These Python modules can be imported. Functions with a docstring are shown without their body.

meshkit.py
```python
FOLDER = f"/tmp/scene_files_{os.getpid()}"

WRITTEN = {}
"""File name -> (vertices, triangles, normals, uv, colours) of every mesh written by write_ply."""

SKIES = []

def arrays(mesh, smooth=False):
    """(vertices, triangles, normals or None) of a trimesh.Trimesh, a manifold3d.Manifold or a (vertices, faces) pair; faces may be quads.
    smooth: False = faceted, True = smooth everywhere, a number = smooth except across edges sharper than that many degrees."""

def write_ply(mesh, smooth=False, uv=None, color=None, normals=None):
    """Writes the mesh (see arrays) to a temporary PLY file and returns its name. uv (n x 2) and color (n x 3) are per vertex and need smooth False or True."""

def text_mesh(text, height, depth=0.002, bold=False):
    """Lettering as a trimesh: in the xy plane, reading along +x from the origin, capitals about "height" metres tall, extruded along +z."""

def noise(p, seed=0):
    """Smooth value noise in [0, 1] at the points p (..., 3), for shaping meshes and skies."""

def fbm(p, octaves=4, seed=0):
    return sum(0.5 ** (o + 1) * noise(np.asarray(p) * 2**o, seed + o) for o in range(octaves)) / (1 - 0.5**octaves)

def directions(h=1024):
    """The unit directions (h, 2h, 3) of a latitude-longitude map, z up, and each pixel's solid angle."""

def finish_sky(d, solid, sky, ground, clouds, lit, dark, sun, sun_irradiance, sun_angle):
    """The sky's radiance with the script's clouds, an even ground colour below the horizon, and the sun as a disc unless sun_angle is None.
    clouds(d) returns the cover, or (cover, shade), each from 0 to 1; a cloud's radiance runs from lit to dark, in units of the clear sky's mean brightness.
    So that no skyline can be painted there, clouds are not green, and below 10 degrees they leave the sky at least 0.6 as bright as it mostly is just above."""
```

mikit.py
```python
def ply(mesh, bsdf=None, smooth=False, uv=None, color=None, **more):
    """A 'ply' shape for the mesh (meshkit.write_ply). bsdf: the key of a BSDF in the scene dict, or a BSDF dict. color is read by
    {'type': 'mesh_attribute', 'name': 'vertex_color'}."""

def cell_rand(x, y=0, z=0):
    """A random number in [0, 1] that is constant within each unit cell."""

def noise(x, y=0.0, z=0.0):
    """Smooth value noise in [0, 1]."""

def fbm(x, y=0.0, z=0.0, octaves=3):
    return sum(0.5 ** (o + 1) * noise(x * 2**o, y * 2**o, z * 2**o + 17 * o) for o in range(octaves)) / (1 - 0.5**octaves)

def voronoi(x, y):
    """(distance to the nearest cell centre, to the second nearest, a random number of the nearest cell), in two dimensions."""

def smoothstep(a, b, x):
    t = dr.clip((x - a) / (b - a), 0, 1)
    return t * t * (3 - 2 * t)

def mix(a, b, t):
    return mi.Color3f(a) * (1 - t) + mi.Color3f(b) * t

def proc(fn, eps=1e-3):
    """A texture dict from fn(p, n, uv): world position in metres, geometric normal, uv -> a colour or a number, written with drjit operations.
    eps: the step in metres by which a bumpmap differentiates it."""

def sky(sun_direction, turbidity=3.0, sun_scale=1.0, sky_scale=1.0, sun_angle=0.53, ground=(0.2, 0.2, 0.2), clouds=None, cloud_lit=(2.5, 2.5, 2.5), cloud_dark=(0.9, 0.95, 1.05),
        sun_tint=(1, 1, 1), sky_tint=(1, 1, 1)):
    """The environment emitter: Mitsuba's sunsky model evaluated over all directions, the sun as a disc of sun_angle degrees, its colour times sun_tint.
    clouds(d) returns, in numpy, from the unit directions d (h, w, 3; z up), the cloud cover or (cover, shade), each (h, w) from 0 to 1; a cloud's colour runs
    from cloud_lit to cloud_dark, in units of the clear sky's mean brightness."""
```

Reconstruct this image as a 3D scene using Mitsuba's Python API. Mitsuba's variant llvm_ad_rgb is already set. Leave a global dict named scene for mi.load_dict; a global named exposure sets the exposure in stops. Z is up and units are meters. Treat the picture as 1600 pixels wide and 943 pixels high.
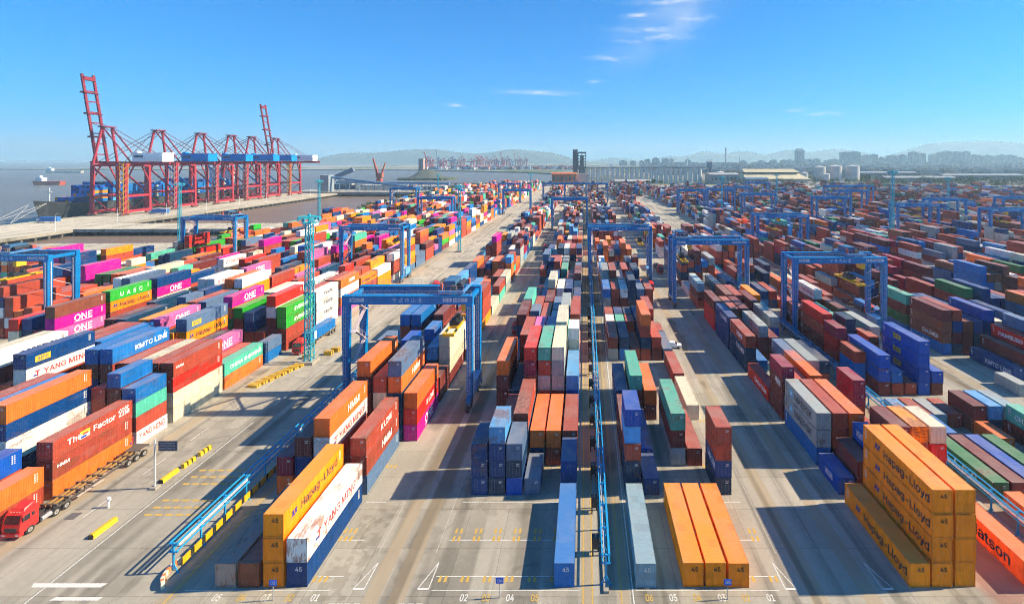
import math, random
import numpy as np, trimesh, mitsuba as mi, drjit as dr
import mikit, meshkit
from mikit import noise, fbm, voronoi, smoothstep, mix, cell_rand

# ---------------------------------------------------------------- camera, sky, sun, exposure
T = mi.ScalarTransform4f
CAM_H = 51.2
scene, labels = {}, {}
scene['camera'] = {'type': 'perspective', 'fov': 96.03, 'fov_axis': 'x', 'near_clip': 0.5, 'far_clip': 40000.0,
                   'principal_point_offset_x': -113 / 1600, 'principal_point_offset_y': 222.5 / 943,
                   'to_world': T().look_at(origin=[0, 0, CAM_H], target=[0, 1, CAM_H], up=[0, 0, 1]),
                   'medium': {'type': 'ref', 'id': 'haze_air'}}
SUN = (0.82, 0.055, 0.575)


def clouds(d):
    """Thin cirrus: a few torn horizontal wisps high in the south and a faint pale veil low down."""
    el = np.degrees(np.arcsin(np.clip(d[..., 2], -1, 1)))
    az = np.degrees(np.arctan2(d[..., 0], d[..., 1]))
    cover = np.zeros(el.shape)
    # wisps: (azimuth, elevation, half width, half height, strength)
    for a, e, wa, we, k in ((3.2, 12.3, 3.4, .22, .55), (8.2, 15.6, 5.5, .35, .5), (5.5, 14.2, 2.2, .2, .5), (11.5, 18.6, 6.5, .32, .5), (7.0, 17.2, 2.6, .24, .5), (12.5, 16.6, 4.0, .5, .45), (10.0, 14.6, 4.2, .4, .4),
                            (-5.4, 8.2, 5.6, .22, .6), (1.2, 9.5, 1.0, .2, .4), (-15.6, 6.4, 1.2, .16, .5), (27.6, 5.0, 2.2, .16, .5), (24.5, 5.5, 1.4, .12, .4)):
        u = (az - a) / wa
        n = meshkit.fbm(np.stack([az * .9, el * 5, 0 * el + 3 * a], -1), 4, 5)
        line = e + .35 * (meshkit.noise(np.stack([az * .5, 0 * el, 0 * el + a], -1), 3) - .5)
        g = np.exp(-u ** 2 * 2) * np.exp(-((el - line) / we) ** 2) * np.clip(n * 2 - .45, 0, 1)
        cover = np.maximum(cover, np.minimum(.9, 1.5 * k * g))
    # a soft diagonal veil behind the high wisps
    v = np.exp(-(((az - 9 - (el - 15) * 1.0) / 4.2) ** 2)) * np.exp(-((el - 16) / 3.4) ** 2)
    cover = np.maximum(cover, .5 * v * meshkit.fbm(np.stack([az * .35 - el * .2, el * .5, 0 * el], -1), 3, 9))
    return cover


scene['sky'] = mikit.sky(SUN, turbidity=2.6, sky_scale=0.45, sky_tint=(0.04, 1.03, 1.9), sun_tint=(0.97, 1.0, 1.04), clouds=clouds, cloud_lit=(3.0, 3.1, 3.2))
scene['haze_air'] = {'type': 'homogeneous', 'albedo': {'type': 'rgb', 'value': [0.55, 0.83, 0.96]}, 'sigma_t': 0.00014, 'phase': {'type': 'hg', 'g': 0.1}}
exposure = 2.82

RNG = random.Random(7)

# ---------------------------------------------------------------- colours and materials


def lin(h, k=0.8):
    c = [int(h[i:i + 2], 16) / 255 for i in (0, 2, 4)]
    return tuple(k * (x / 12.92 if x < .04045 else ((x + .055) / 1.055) ** 2.4) for x in c)


def enc(c, seed=0.5):
    r, g, b = (min(max(x, 0.0), .995) for x in c)
    return (math.floor(r * 255) + .01 + .98 * g, math.floor(b * 255) + .01 + .98 * min(max(seed, 0), .999))


def dec(uv):
    r, b = dr.floor(uv.x) / 255, dr.floor(uv.y) / 255
    return mi.Color3f(r, (uv.x - dr.floor(uv.x) - .01) / .98, b), (uv.y - dr.floor(uv.y) - .01) / .98


def paint_fn(p, n, uv):
    c, s = dec(uv)
    top = smoothstep(.6, .9, dr.abs(n.z))
    big = fbm(p.x * .45 + s * 40, p.y * .35, p.z * .5, 3)
    streak = noise(p.x * 3.1 + p.y * 2.7, s * 30, p.z * .35)
    fine = noise(p.x * 4.0, p.y * 4.0, p.z * 4.0)
    c = c * (.84 + .3 * streak * (1 - top) + .16 * top)
    c = mix(c, mi.Color3f(.40, .36, .31), top * (.05 + .30 * smoothstep(.35, .8, big)) * (.5 + s))
    worn = smoothstep(.55, .85, noise(p.x * .9 + 7 * s, p.y * .55, p.z * 1.4 + 3)) * (.08 + .8 * s)
    c = mix(c, c * .62 + mi.Color3f(.10, .09, .08), worn * .55)
    patch = smoothstep(.80, .84, noise(dr.floor(p.y * .8) * 3.7 + 11 * s, dr.floor(p.x * .9) * 2.3, dr.floor(p.z * 1.1)))
    c = c * (1 - .14 * patch)
    c = mix(c, c * .8 + mi.Color3f(.11, .095, .08), top * .4)
    rust = smoothstep(.60, .78, big * .7 + fine * .3 + .14 * s) * (.08 + 1.0 * s * s)
    c = mix(c, mi.Color3f(.16, .055, .025), rust)
    return c


def rusty_fn(p, n, uv):
    c, s = dec(uv)
    w = smoothstep(.50, .70, fbm(p.x * 5.1 + s * 9, p.y * 1.6, p.z * 1.3, 4) * .6 + .4 * noise(p.x * .9, p.y * .5, p.z * .9))
    return mix(c, mi.Color3f(.28, .10, .045), w * .75)


def steel_fn(p, n, uv):
    c, s = dec(uv)
    d = fbm(p.x * .8, p.y * .8, p.z * .4, 3)
    st = noise(p.x * 2.6, p.y * 2.6, p.z * .22)
    g = smoothstep(.58, .8, d * .6 + st * .4)
    return mix(c * (.74 + .3 * d + .16 * st), mi.Color3f(.13, .085, .055), g * .35)


def facade_fn(p, n, uv):
    c, s = dec(uv)
    return c * (.85 + .3 * fbm(p.x * .07, p.y * .07, p.z * .12, 2))


def strip(x, a, b, e=.06):
    return smoothstep(a - e, a + e, x) * (1 - smoothstep(b - e, b + e, x))


RUNWAYS = [(-49.6, -47.9), (-25.8, -24.0), (-22.9, -21.0), (-.4, 1.1), (3.9, 5.3), (26.4, 28.4), (32.6, 34.6), (56.4, 57.9), (60.0, 61.2), (85.2, 86.8), (88.2, 89.8),
           (-77.0, -75.2), (-103.6, -101.8)]


def ground_fn(p, n, uv):
    x, y = p.x, p.y
    big = fbm(x * .035, y * .02, 0, 4)
    mid = fbm(x * .35, y * .18, 3, 3)
    fine = noise(x * 3, y * 3, 1)
    slab = cell_rand(dr.floor(x / 5.5), dr.floor(y / 6.75), 4)
    c = mi.Color3f(.328, .303, .243) * (.70 + .30 * big + .24 * mid + .10 * slab + .12 * fine)
    fx, fy = x / 5.5 - dr.floor(x / 5.5), y / 6.75 - dr.floor(y / 6.75)
    joint = dr.maximum(1 - smoothstep(.008, .02, fx), 1 - smoothstep(.007, .018, fy))
    crack = 1 - smoothstep(.015, .05, dr.abs(fbm(x * .16 + .3 * mid, y * .16, 21, 4) - .5))
    crack = crack * smoothstep(.5, .62, noise(x * .06, y * .05, 13))
    c = c * (1 - .34 * joint) * (1 - .16 * crack)
    pat = smoothstep(.80, .82, cell_rand(dr.floor(x / 2.75), dr.floor(y / 6.75), 12))
    c = c * (1 - .13 * pat)
    run = mi.Float(0)
    for a, b in RUNWAYS:
        run = dr.maximum(run, strip(x, a, b))
    c = mix(c, mi.Color3f(.35, .285, .19) * (.85 + .3 * mid), run * .8)
    # tyre-blackened wheel tracks along the lanes, oil
    track = smoothstep(.52, .8, noise(x * .85, y * .022, 8)) * smoothstep(.3, .6, noise(x * .1, y * .015, 5))
    c = c * (1 - .36 * track)
    oil = smoothstep(.70, .84, fbm(x * .22, y * .09, 9, 3))
    c = c * (1 - .38 * oil)
    # crumbled, weed-grown strip of old paving beside the left runway
    weed = strip(x, -32.2, -27.4, .5) * strip(y, 44, 68, 3) * smoothstep(.45, .62, fbm(x * 1.3, y * 1.3, 2, 3))
    c = mix(c, mi.Color3f(.12, .10, .06), weed * .3)
    # reddish dust between the last rows at the right
    dust = strip(x, 47.3, 60, 1.0) * strip(y, 40, 70, 2)
    c = mix(c, mi.Color3f(.25, .12, .09), dust * .6)
    # beyond the yard: fields, scrub, town
    far = smoothstep(870, 960, y + 60 * (big - .5))
    town = smoothstep(.4, .6, fbm(x * .004, y * .003, 11, 4))
    veg = mix(mi.Color3f(.075, .095, .05), mi.Color3f(.19, .18, .16), town)
    return mix(c, veg, far)


def water_fn(p, n, uv):
    c = fbm(p.x * .004, p.y * .0015, 0, 3)
    sea = mix(mi.Color3f(.10, .10, .09), mi.Color3f(.13, .125, .11), c)
    mud = mix(mi.Color3f(.145, .105, .078), mi.Color3f(.18, .135, .10), fbm(p.x * .02, p.y * .03, 0, 3))
    return mix(sea, mud, smoothstep(-440, -380, p.x) * (1 - smoothstep(900, 1300, p.y)))


def wave_fn(p, n, uv):
    return .12 * fbm(p.x * .35, p.y * .22, 0, 3)


def hill_fn(p, n, uv):
    return mix(mi.Color3f(.07, .085, .07), mi.Color3f(.11, .12, .10), fbm(p.x * .002, p.y * .002, p.z * .01, 3))


def leaf_fn(p, n, uv):
    c, s = dec(uv)
    return c * (.6 + .8 * noise(p.x * .8, p.y * .8, p.z * .8))


def two(b):
    return {'type': 'twosided', 'b': b}


def pri(fn, rough, spec=.4, **kw):
    return two({'type': 'principled', 'base_color': mikit.proc(fn), 'roughness': rough, 'specular': spec, **kw})


scene['paint'] = pri(paint_fn, .5, .35)
scene['rusty_paint'] = pri(rusty_fn, .7, .2)
scene['steel'] = pri(steel_fn, .42, .45)
scene['facade'] = pri(facade_fn, .7, .2)
scene['concrete'] = pri(ground_fn, .85, .15)
scene['print'] = pri(lambda p, n, uv: dec(uv)[0], .55, .3)
scene['rubber'] = two({'type': 'principled', 'base_color': {'type': 'rgb', 'value': [.03, .03, .032]}, 'roughness': .75})
scene['dark_glass'] = two({'type': 'principled', 'base_color': {'type': 'rgb', 'value': [.015, .02, .026]}, 'roughness': .06, 'specular': .7})
scene['foliage'] = two({'type': 'diffuse', 'reflectance': mikit.proc(leaf_fn)})
scene['hillside'] = two({'type': 'diffuse', 'reflectance': mikit.proc(hill_fn)})
scene['sea_water'] = two({'type': 'bumpmap', 'arbitrary': mikit.proc(wave_fn, eps=.2), 'scale': 1.0,
                    'bsdf': {'type': 'principled', 'base_color': mikit.proc(water_fn), 'roughness': .35, 'specular': .08}})

C = {k: lin(v, {'w': .8, 'c': .8, 'y': .75, 'o': .95, 'O': .88, 'r': .88}.get(k, .82)) for k, v in dict(o='FF8E00', O='F8762E', r='B24A36', R='DE2B20', k='7C3433', b='08417E', B='1878C4', n='173E60', l='55A8E2', s='5F7A9C', t='56C0A4', g='2C7A46', G='30B432',
                                w='F4F2EA', c='E8DFC0', y='AEB6B2', m='E2129A', p='F070B4', K='A01C42', u='0A54B4', d='8E4C38', a='96B8C4').items()}
WHITE, NAVY = (.78, .78, .75), (.012, .02, .09)
BLUE = lin('0088D0', .7)
NAMES = dict(o='amber yellow', O='vivid orange', r='rust red', R='bright red', k='dark maroon', b='dark blue', B='bright blue', n='navy', l='light blue', s='slate blue', t='mint green', g='dark green',
             G='bright green', w='white', c='cream', y='grey', m='magenta', p='pink', K='crimson', u='royal blue', d='brown', a='pale grey-blue')

# ---------------------------------------------------------------- mesh helper


class MB:
    def __init__(self, col=(.5, .5, .5), seed=.3):
        self.v, self.f, self.uv, self.n = [], [], [], 0
        self.set(col, seed)

    def set(self, col, seed=.3):
        self.c = enc(col, seed)
        return self

    def add(self, v, f):
        v = np.asarray(v, float)
        f = np.asarray(f, int)
        if f.shape[1] == 4:
            f = np.vstack([f[:, [0, 1, 2]], f[:, [0, 2, 3]]])
        self.v.append(v)
        self.f.append(f + self.n)
        self.uv.append(np.tile(self.c, (len(v), 1)))
        self.n += len(v)
        return self

    def hexa(self, p):
        """8 corners: bottom ring 0-3 counter-clockwise from above, top ring 4-7."""
        p = np.asarray(p, float)
        q = [[3, 2, 1, 0], [4, 5, 6, 7], [0, 1, 5, 4], [1, 2, 6, 5], [2, 3, 7, 6], [3, 0, 4, 7]]
        return self.add(p, q)

    def box(self, x0, x1, y0, y1, z0, z1):
        return self.hexa([[x0, y0, z0], [x1, y0, z0], [x1, y1, z0], [x0, y1, z0], [x0, y0, z1], [x1, y0, z1], [x1, y1, z1], [x0, y1, z1]])

    def beam(self, p, q, w, h=None, up=(0, 0, 1), w2=None, h2=None):
        h = h or w
        w2, h2 = w2 or w, h2 or h
        p, q = np.asarray(p, float), np.asarray(q, float)
        t = (q - p) / np.linalg.norm(q - p)
        up = np.asarray(up, float)
        if abs(t @ up) > .98:
            up = np.array([0, 1.0, 0])
        a = np.cross(up, t)
        a /= np.linalg.norm(a)
        b = np.cross(t, a)
        ring = lambda o, w, h: [o - a * w / 2 - b * h / 2, o + a * w / 2 - b * h / 2, o + a * w / 2 + b * h / 2, o - a * w / 2 + b * h / 2]
        return self.hexa(ring(p, w, h) + ring(q, w2, h2))

    def tube(self, p, q, r, n=8, r2=None):
        r2 = r if r2 is None else r2
        p, q = np.asarray(p, float), np.asarray(q, float)
        t = (q - p) / np.linalg.norm(q - p)
        a = np.cross(t, [0, 0, 1.0] if abs(t[2]) < .9 else [1.0, 0, 0])
        a /= np.linalg.norm(a)
        b = np.cross(t, a)
        an = np.arange(n) * 2 * np.pi / n
        ring = np.cos(an)[:, None] * a + np.sin(an)[:, None] * b
        v = np.vstack([p + ring * r, q + ring * r2, [p], [q]])
        i = np.arange(n)
        j = (i + 1) % n
        f = np.vstack([np.stack([i, j, j + n], 1), np.stack([i, j + n, i + n], 1), np.stack([j, i, i * 0 + 2 * n], 1), np.stack([i + n, j + n, i * 0 + 2 * n + 1], 1)])
        return self.add(v, f)

    def sheet(self, prof, a, b):
        """prof: (n, 3) points; a ruled strip from prof + a to prof + b."""
        prof = np.asarray(prof, float)
        n = len(prof)
        i = np.arange(n - 1)
        return self.add(np.vstack([prof + a, prof + b]), np.stack([i, i + 1, i + 1 + n, i + n], 1))

    def text(self, m, M):
        v = np.asarray(m.vertices) @ np.asarray(M)[:3, :3].T + np.asarray(M)[:3, 3]
        return self.add(v, m.faces)

    def mesh(self):
        return (np.vstack(self.v), np.vstack(self.f)), np.vstack(self.uv)

    def ply(self, bsdf='paint', smooth=False):
        m, uv = self.mesh()
        if smooth and smooth is not True:      # one colour only: split at sharp edges, then smooth
            t = trimesh.graph.smooth_shade(trimesh.Trimesh(*m, process=False), angle=math.radians(smooth), facet_minarea=None)
            m, uv, smooth = (np.array(t.vertices), np.array(t.faces)), np.tile(uv[0], (len(t.vertices), 1)), True
        return mikit.ply(m, bsdf, smooth=smooth, uv=uv)


COUNT = {}


def key_for(name, parent=None):
    full = (parent + '__' if parent else '') + name
    k = COUNT.get(full, 0)
    COUNT[full] = k + 1
    return full if k == 0 else f'{full}_{k:03d}'


def put(name, shape, parent=None, M=None, bsdf='paint', smooth=False):
    key = key_for(name, parent)
    if isinstance(shape, MB):
        shape = shape.ply(bsdf, smooth)
    scene[key] = dict(shape) if M is None else {**shape, 'to_world': M}
    return key


def tag(key, label=None, cat=None, group=None, kind=None):
    d = labels.setdefault(key, {})
    for k, v in (('label', label), ('category', cat), ('group', group), ('kind', kind)):
        if v:
            d[k] = v
    return key


def thing(name, label, cat, group=None):
    key = key_for(name)
    return tag(key, label, cat, group)


def structure(name, mb, bsdf, smooth=False):
    return tag(put(name, mb, None, None, bsdf, smooth), kind='structure')


_TEXT = {}


def text_of(t, h, bold=True):
    k = (t, round(h, 3), bold)
    if k not in _TEXT:
        _TEXT[k] = meshkit.text_mesh(t, h, .006, bold)
    return _TEXT[k]


ORD = ['zeroth', 'first', 'second', 'third', 'fourth', 'fifth', 'sixth', 'seventh', 'eighth', 'ninth', 'tenth', 'eleventh', 'twelfth', 'thirteenth', 'fourteenth', 'fifteenth', 'sixteenth',
       'seventeenth', 'eighteenth', 'nineteenth', 'twentieth'] + [f'{t}-{o}' for t in ('twenty', 'thirty', 'forty') for o in ('first', 'second', 'third', 'fourth', 'fifth', 'sixth', 'seventh', 'eighth', 'ninth', 'tenth')]

# ---------------------------------------------------------------- the setting: ground, water, hills


def slab(polys, z0, z1):
    mb = MB()
    for ring in polys:
        ring = np.array(ring, float)
        import shapely
        m = trimesh.creation.extrude_polygon(shapely.Polygon(ring), z1 - z0, engine='earcut')
        m.apply_translation([0, 0, z0])
        mb.add(m.vertices, m.faces)
    return mb


structure('yard_ground', slab([[(-345, -40), (-345, 280), (-222, 284), (-222, 470), (-240, 860), (-40, 880), (-30, 990), (40, 1400), (200, 2600), (300, 6000), (15500, 15500), (15500, -40)]], -6, 0), 'concrete')
structure('quay_deck', slab([[(-455, -200), (-455, 700), (-375, 700), (-375, 370), (-224, 372), (-224, 342), (-375, 338), (-375, -200)]], -2.2, 0), 'concrete')
structure('port_land', slab([[(-3200, 2500), (-900, 2350), (-250, 1900), (-60, 1650), (150, 2600), (300, 5900), (-1200, 5200)], [(-512, 1262), (-385, 1242), (-365, 1330), (-495, 1350)]], -6, .5), 'concrete')
structure('sea', MB().add([[-15500, -300, -5], [15500, -300, -5], [15500, 15500, -5], [-15500, 15500, -5]], [[0, 1, 2, 3]]), 'sea_water')

# dark piles and shaded face under the open quay deck: every pile is its own post
qp = thing('quay_piles', 'rows of dark concrete piles under the edge of the long quay deck', 'pile')
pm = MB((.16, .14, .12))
for y in range(60, 700, 8):
    for x in (-376.5, -453.5):
        pm.tube((x, y, -6), (x, y, -2.2), .7, 6)
for x in range(-370, -226, 8):
    for y in (341.5, 368):
        pm.tube((x, y, -6), (x, y, -2.2), .7, 6)
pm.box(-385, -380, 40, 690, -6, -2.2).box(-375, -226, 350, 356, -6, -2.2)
put('piles', pm, qp, bsdf='steel')
labels[qp + '__piles'] = {'kind': 'stuff'}


def ridge(peaks, y0, depth, x0, x1, n=220, rows=9, seed=1, base=-6):
    X = np.linspace(x0, x1, n)
    h = sum(a * np.exp(-((X - c) / w) ** 2) for c, a, w in peaks)
    v = []
    for r in range(rows):
        t = r / (rows - 1)
        prof = math.sin(math.pi * min(1, t * 1.02)) ** .8 if r not in (0, rows - 1) else 0
        Y = np.full(n, y0 + depth * t)
        nz = meshkit.fbm(np.stack([X * .0016, Y * .0016, 0 * X + seed], -1), 2, seed)
        z = base + np.maximum(0, h * prof * (.86 + .28 * nz))
        v.append(np.stack([X, Y, z], -1))
    v = np.vstack(v)
    f = []
    for r in range(rows - 1):
        i = np.arange(n - 1) + r * n
        f.append(np.stack([i, i + 1, i + 1 + n, i + n], 1))
    return MB().add(v, np.vstack(f))


structure('hills', ridge([(K_ * a, 51 + K_ * (b - 51), K_ * c) for K_ in (.85,) for a, b, c in ((10300, 430, 1500), (8800, 260, 900), (6500, 330, 800), (5200, 250, 600), (4050, 270, 520), (3100, 235, 500), (2200, 130, 420), (800, 110, 500), (-600, 120, 500), (-1700, 100, 450), (12500, 420, 1600))],
                         8900, 2400, -3200, 13800, seed=2), 'hillside', True)
structure('island_hills', ridge([(-3000, 150, 560), (-2300, 165, 500), (-3700, 110, 450), (-1100, 190, 420), (-500, 140, 400), (-1700, 80, 400)], 6600, 900, -4600, 300, seed=5), 'hillside', True)
structure('headland', ridge([(-455, 22, 24), (-425, 15, 20)], 1250, 110, -515, -375, 60, 7, 8, -1), 'hillside', True)

hz = tag('haze', kind='stuff')
scene['haze'] = {'type': 'cube', 'to_world': T().translate([0, 7600, 222]).scale([15900, 8000, 229]), 'bsdf': {'type': 'null'}, 'interior': {'type': 'ref', 'id': 'haze_air'}}

# ---------------------------------------------------------------- painted ground markings (sheets a few millimetres up)
YEL, WHI = (.52, .34, .08), (.60, .60, .55)
mk = MB(WHI)


def line(mb, x0, y0, x1, y1, w, z=.012):
    d = np.array([x1 - x0, y1 - y0, 0.0])
    L = np.linalg.norm(d)
    nrm = np.array([-d[1], d[0], 0]) / L * w / 2
    a, b = np.array([x0, y0, z]), np.array([x1, y1, z])
    mb.add([a - nrm, b - nrm, b + nrm, a + nrm], [[0, 1, 2, 3]])


for x in (-64.6,):
    line(mk, x, 40, x, 90, .16)
    line(mk, x, 96, x, 320, .16)
for x in (-55.2, -71.8):
    for y in np.arange(66, 300, 9):
        line(mk, x, y, x, y + 4, .14)
line(mk, -51.8, 62, -51.8, 500, .18)
for x in (5.75,):
    line(mk, x, 38, x, 600, .14)
# white stop bars at the bottom left
mk.add([[-66.3, 55.2, .012], [-58.0, 55.2, .012], [-57.6, 55.75, .012], [-66.6, 55.75, .012]], [[0, 1, 2, 3]])
mk.add([[-62.3, 53.55, .012], [-56.6, 53.55, .012], [-56.4, 54.0, .012], [-61.9, 54.0, .012]], [[0, 1, 2, 3]])
mk.box(-47.5, -30.3, 54.78, 54.87, .008, .012).box(-18.2, -.6, 54.78, 54.87, .008, .012).box(6, 23.2, 54.78, 54.87, .008, .012)
for y in (56.6, 62.0, 68.9):
    mk.box(-32.6, -29.6, y, y + .12, .008, .012)
    mk.box(-18.2, -3.6, y, y + .12, .008, .012)
    mk.box(20.2, 23.4, y, y + .12, .008, .012)
# lane arrows: open triangles
for ax, sg in ((-27.6, 1), (-19.9, 1), (24.0, -1), (35.6, -1)):
    p = [(ax, 55.0), (ax + 1.3, 55.0), (ax + .65 + .75 * sg, 58.6)]
    for (a, b), w in zip(((0, 1), (1, 2), (2, 0)), (.24, .11, .11)):
        line(mk, *p[a], *p[b], w)
for x in (-29.5, -28.6, -27.7, -26.6, -21.4, -20.4, -19.4):
    mk.box(x, x + .7, 53.0, 53.2, .008, .012)
fm = MB((.43, .41, .35))
for x in (-24.2 - 2.6, -19.3, 24.9, 30.4, 36.8):
    line(fm, x, 60, x, 560, .09, .011)
tag(put('faded_marking', fm, bsdf='print'), 'faded thin lane lines along the two central roads', 'road marking')
tag(put('lane_marking', mk, bsdf='print'), 'worn white lane lines, stop bars, slot lines and hollow arrows painted on the concrete', 'road marking')
mk = MB(YEL)
for x in (-.15, .95):
    line(mk, x, 36, x, 620, .16, .013)
line(mk, 4.35, 36, 4.35, 620, .12, .013)
line(mk, -36.2 - 12.4, 50.5, -36.2 - 12.4, 90, .2, .013)
for bx in (-17.3, -14.6, -11.9, -9.2, -6.4, -3.7, -31.9, -32.9 + .3, 23.1, 20.3):
    for y in (55.9, 61.9, 63.2, 76.6, 90.0):
        for sx in (-.34, .34):
            mk.add([[bx + sx - .2, y, .013], [bx + sx + .2, y, .013], [bx + sx + .14, y + .85, .013], [bx + sx - .1, y + .85, .013]], [[0, 1, 2, 3]])
for i, x in enumerate(np.arange(-63.5, -54.5, 1.5)):
    for y in (72.6, 74.2, 75.8, 66.3, 67.7, 69.1):
        mk.box(x, x + 1.1, y, y + .38, .009, .013)
tag(put('slot_marking', mk, bsdf='print'), 'yellow twin runway lines, corner marks and faded hatch blocks painted on the concrete', 'road marking')


def ground_text(t, x, y, h, col):
    m = text_of(t, h)
    mb = MB(col).text(m, [[1, 0, 0, x], [0, 1.5, 0, y], [0, 0, 1, .01], [0, 0, 0, 1]])
    return mb


GNUM = []
for xs, n0, name in (([-32.3, -35.3, -38.1, -40.9, -43.8], 1, 'left'), ([-14.9, -12.3, -9.5, -6.6], 2, 'middle'), ([21.0, 18.1, 15.3, 12.4, 9.6, 6.8], 1, 'right')):
    for i, x in enumerate(xs):
        dgt = '%02d' % ((n0 + i) if name != 'middle' else 2 + i)
        k = put('ground_number', ground_text(dgt, x + .3, 53.5, .55, YEL if i % 2 else WHI), bsdf='print')
        tag(k, f'{"yellow" if i % 2 else "white"} painted number, {ORD[i + 1]} from the {"right" if name != "middle" else "left"} before the {name} front slots', 'ground number')

# ---------------------------------------------------------------- containers
W = 2.44
_PL = {}


def wave(L, pitch, d, a=.32, b=.18):
    """A trapezoid corrugation: (position, depth) pairs along L."""
    n = max(2, round(L / pitch))
    p = L / n
    out = [(0, 0)]
    for i in range(n):
        o = i * p
        out += [(o + a * p * .5, 0), (o + (a * .5 + b) * p, d), (o + (1 - a * .5 - b) * p, d), (o + (1 - a * .5) * p, 0)]
    return out + [(L, 0)]


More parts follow.
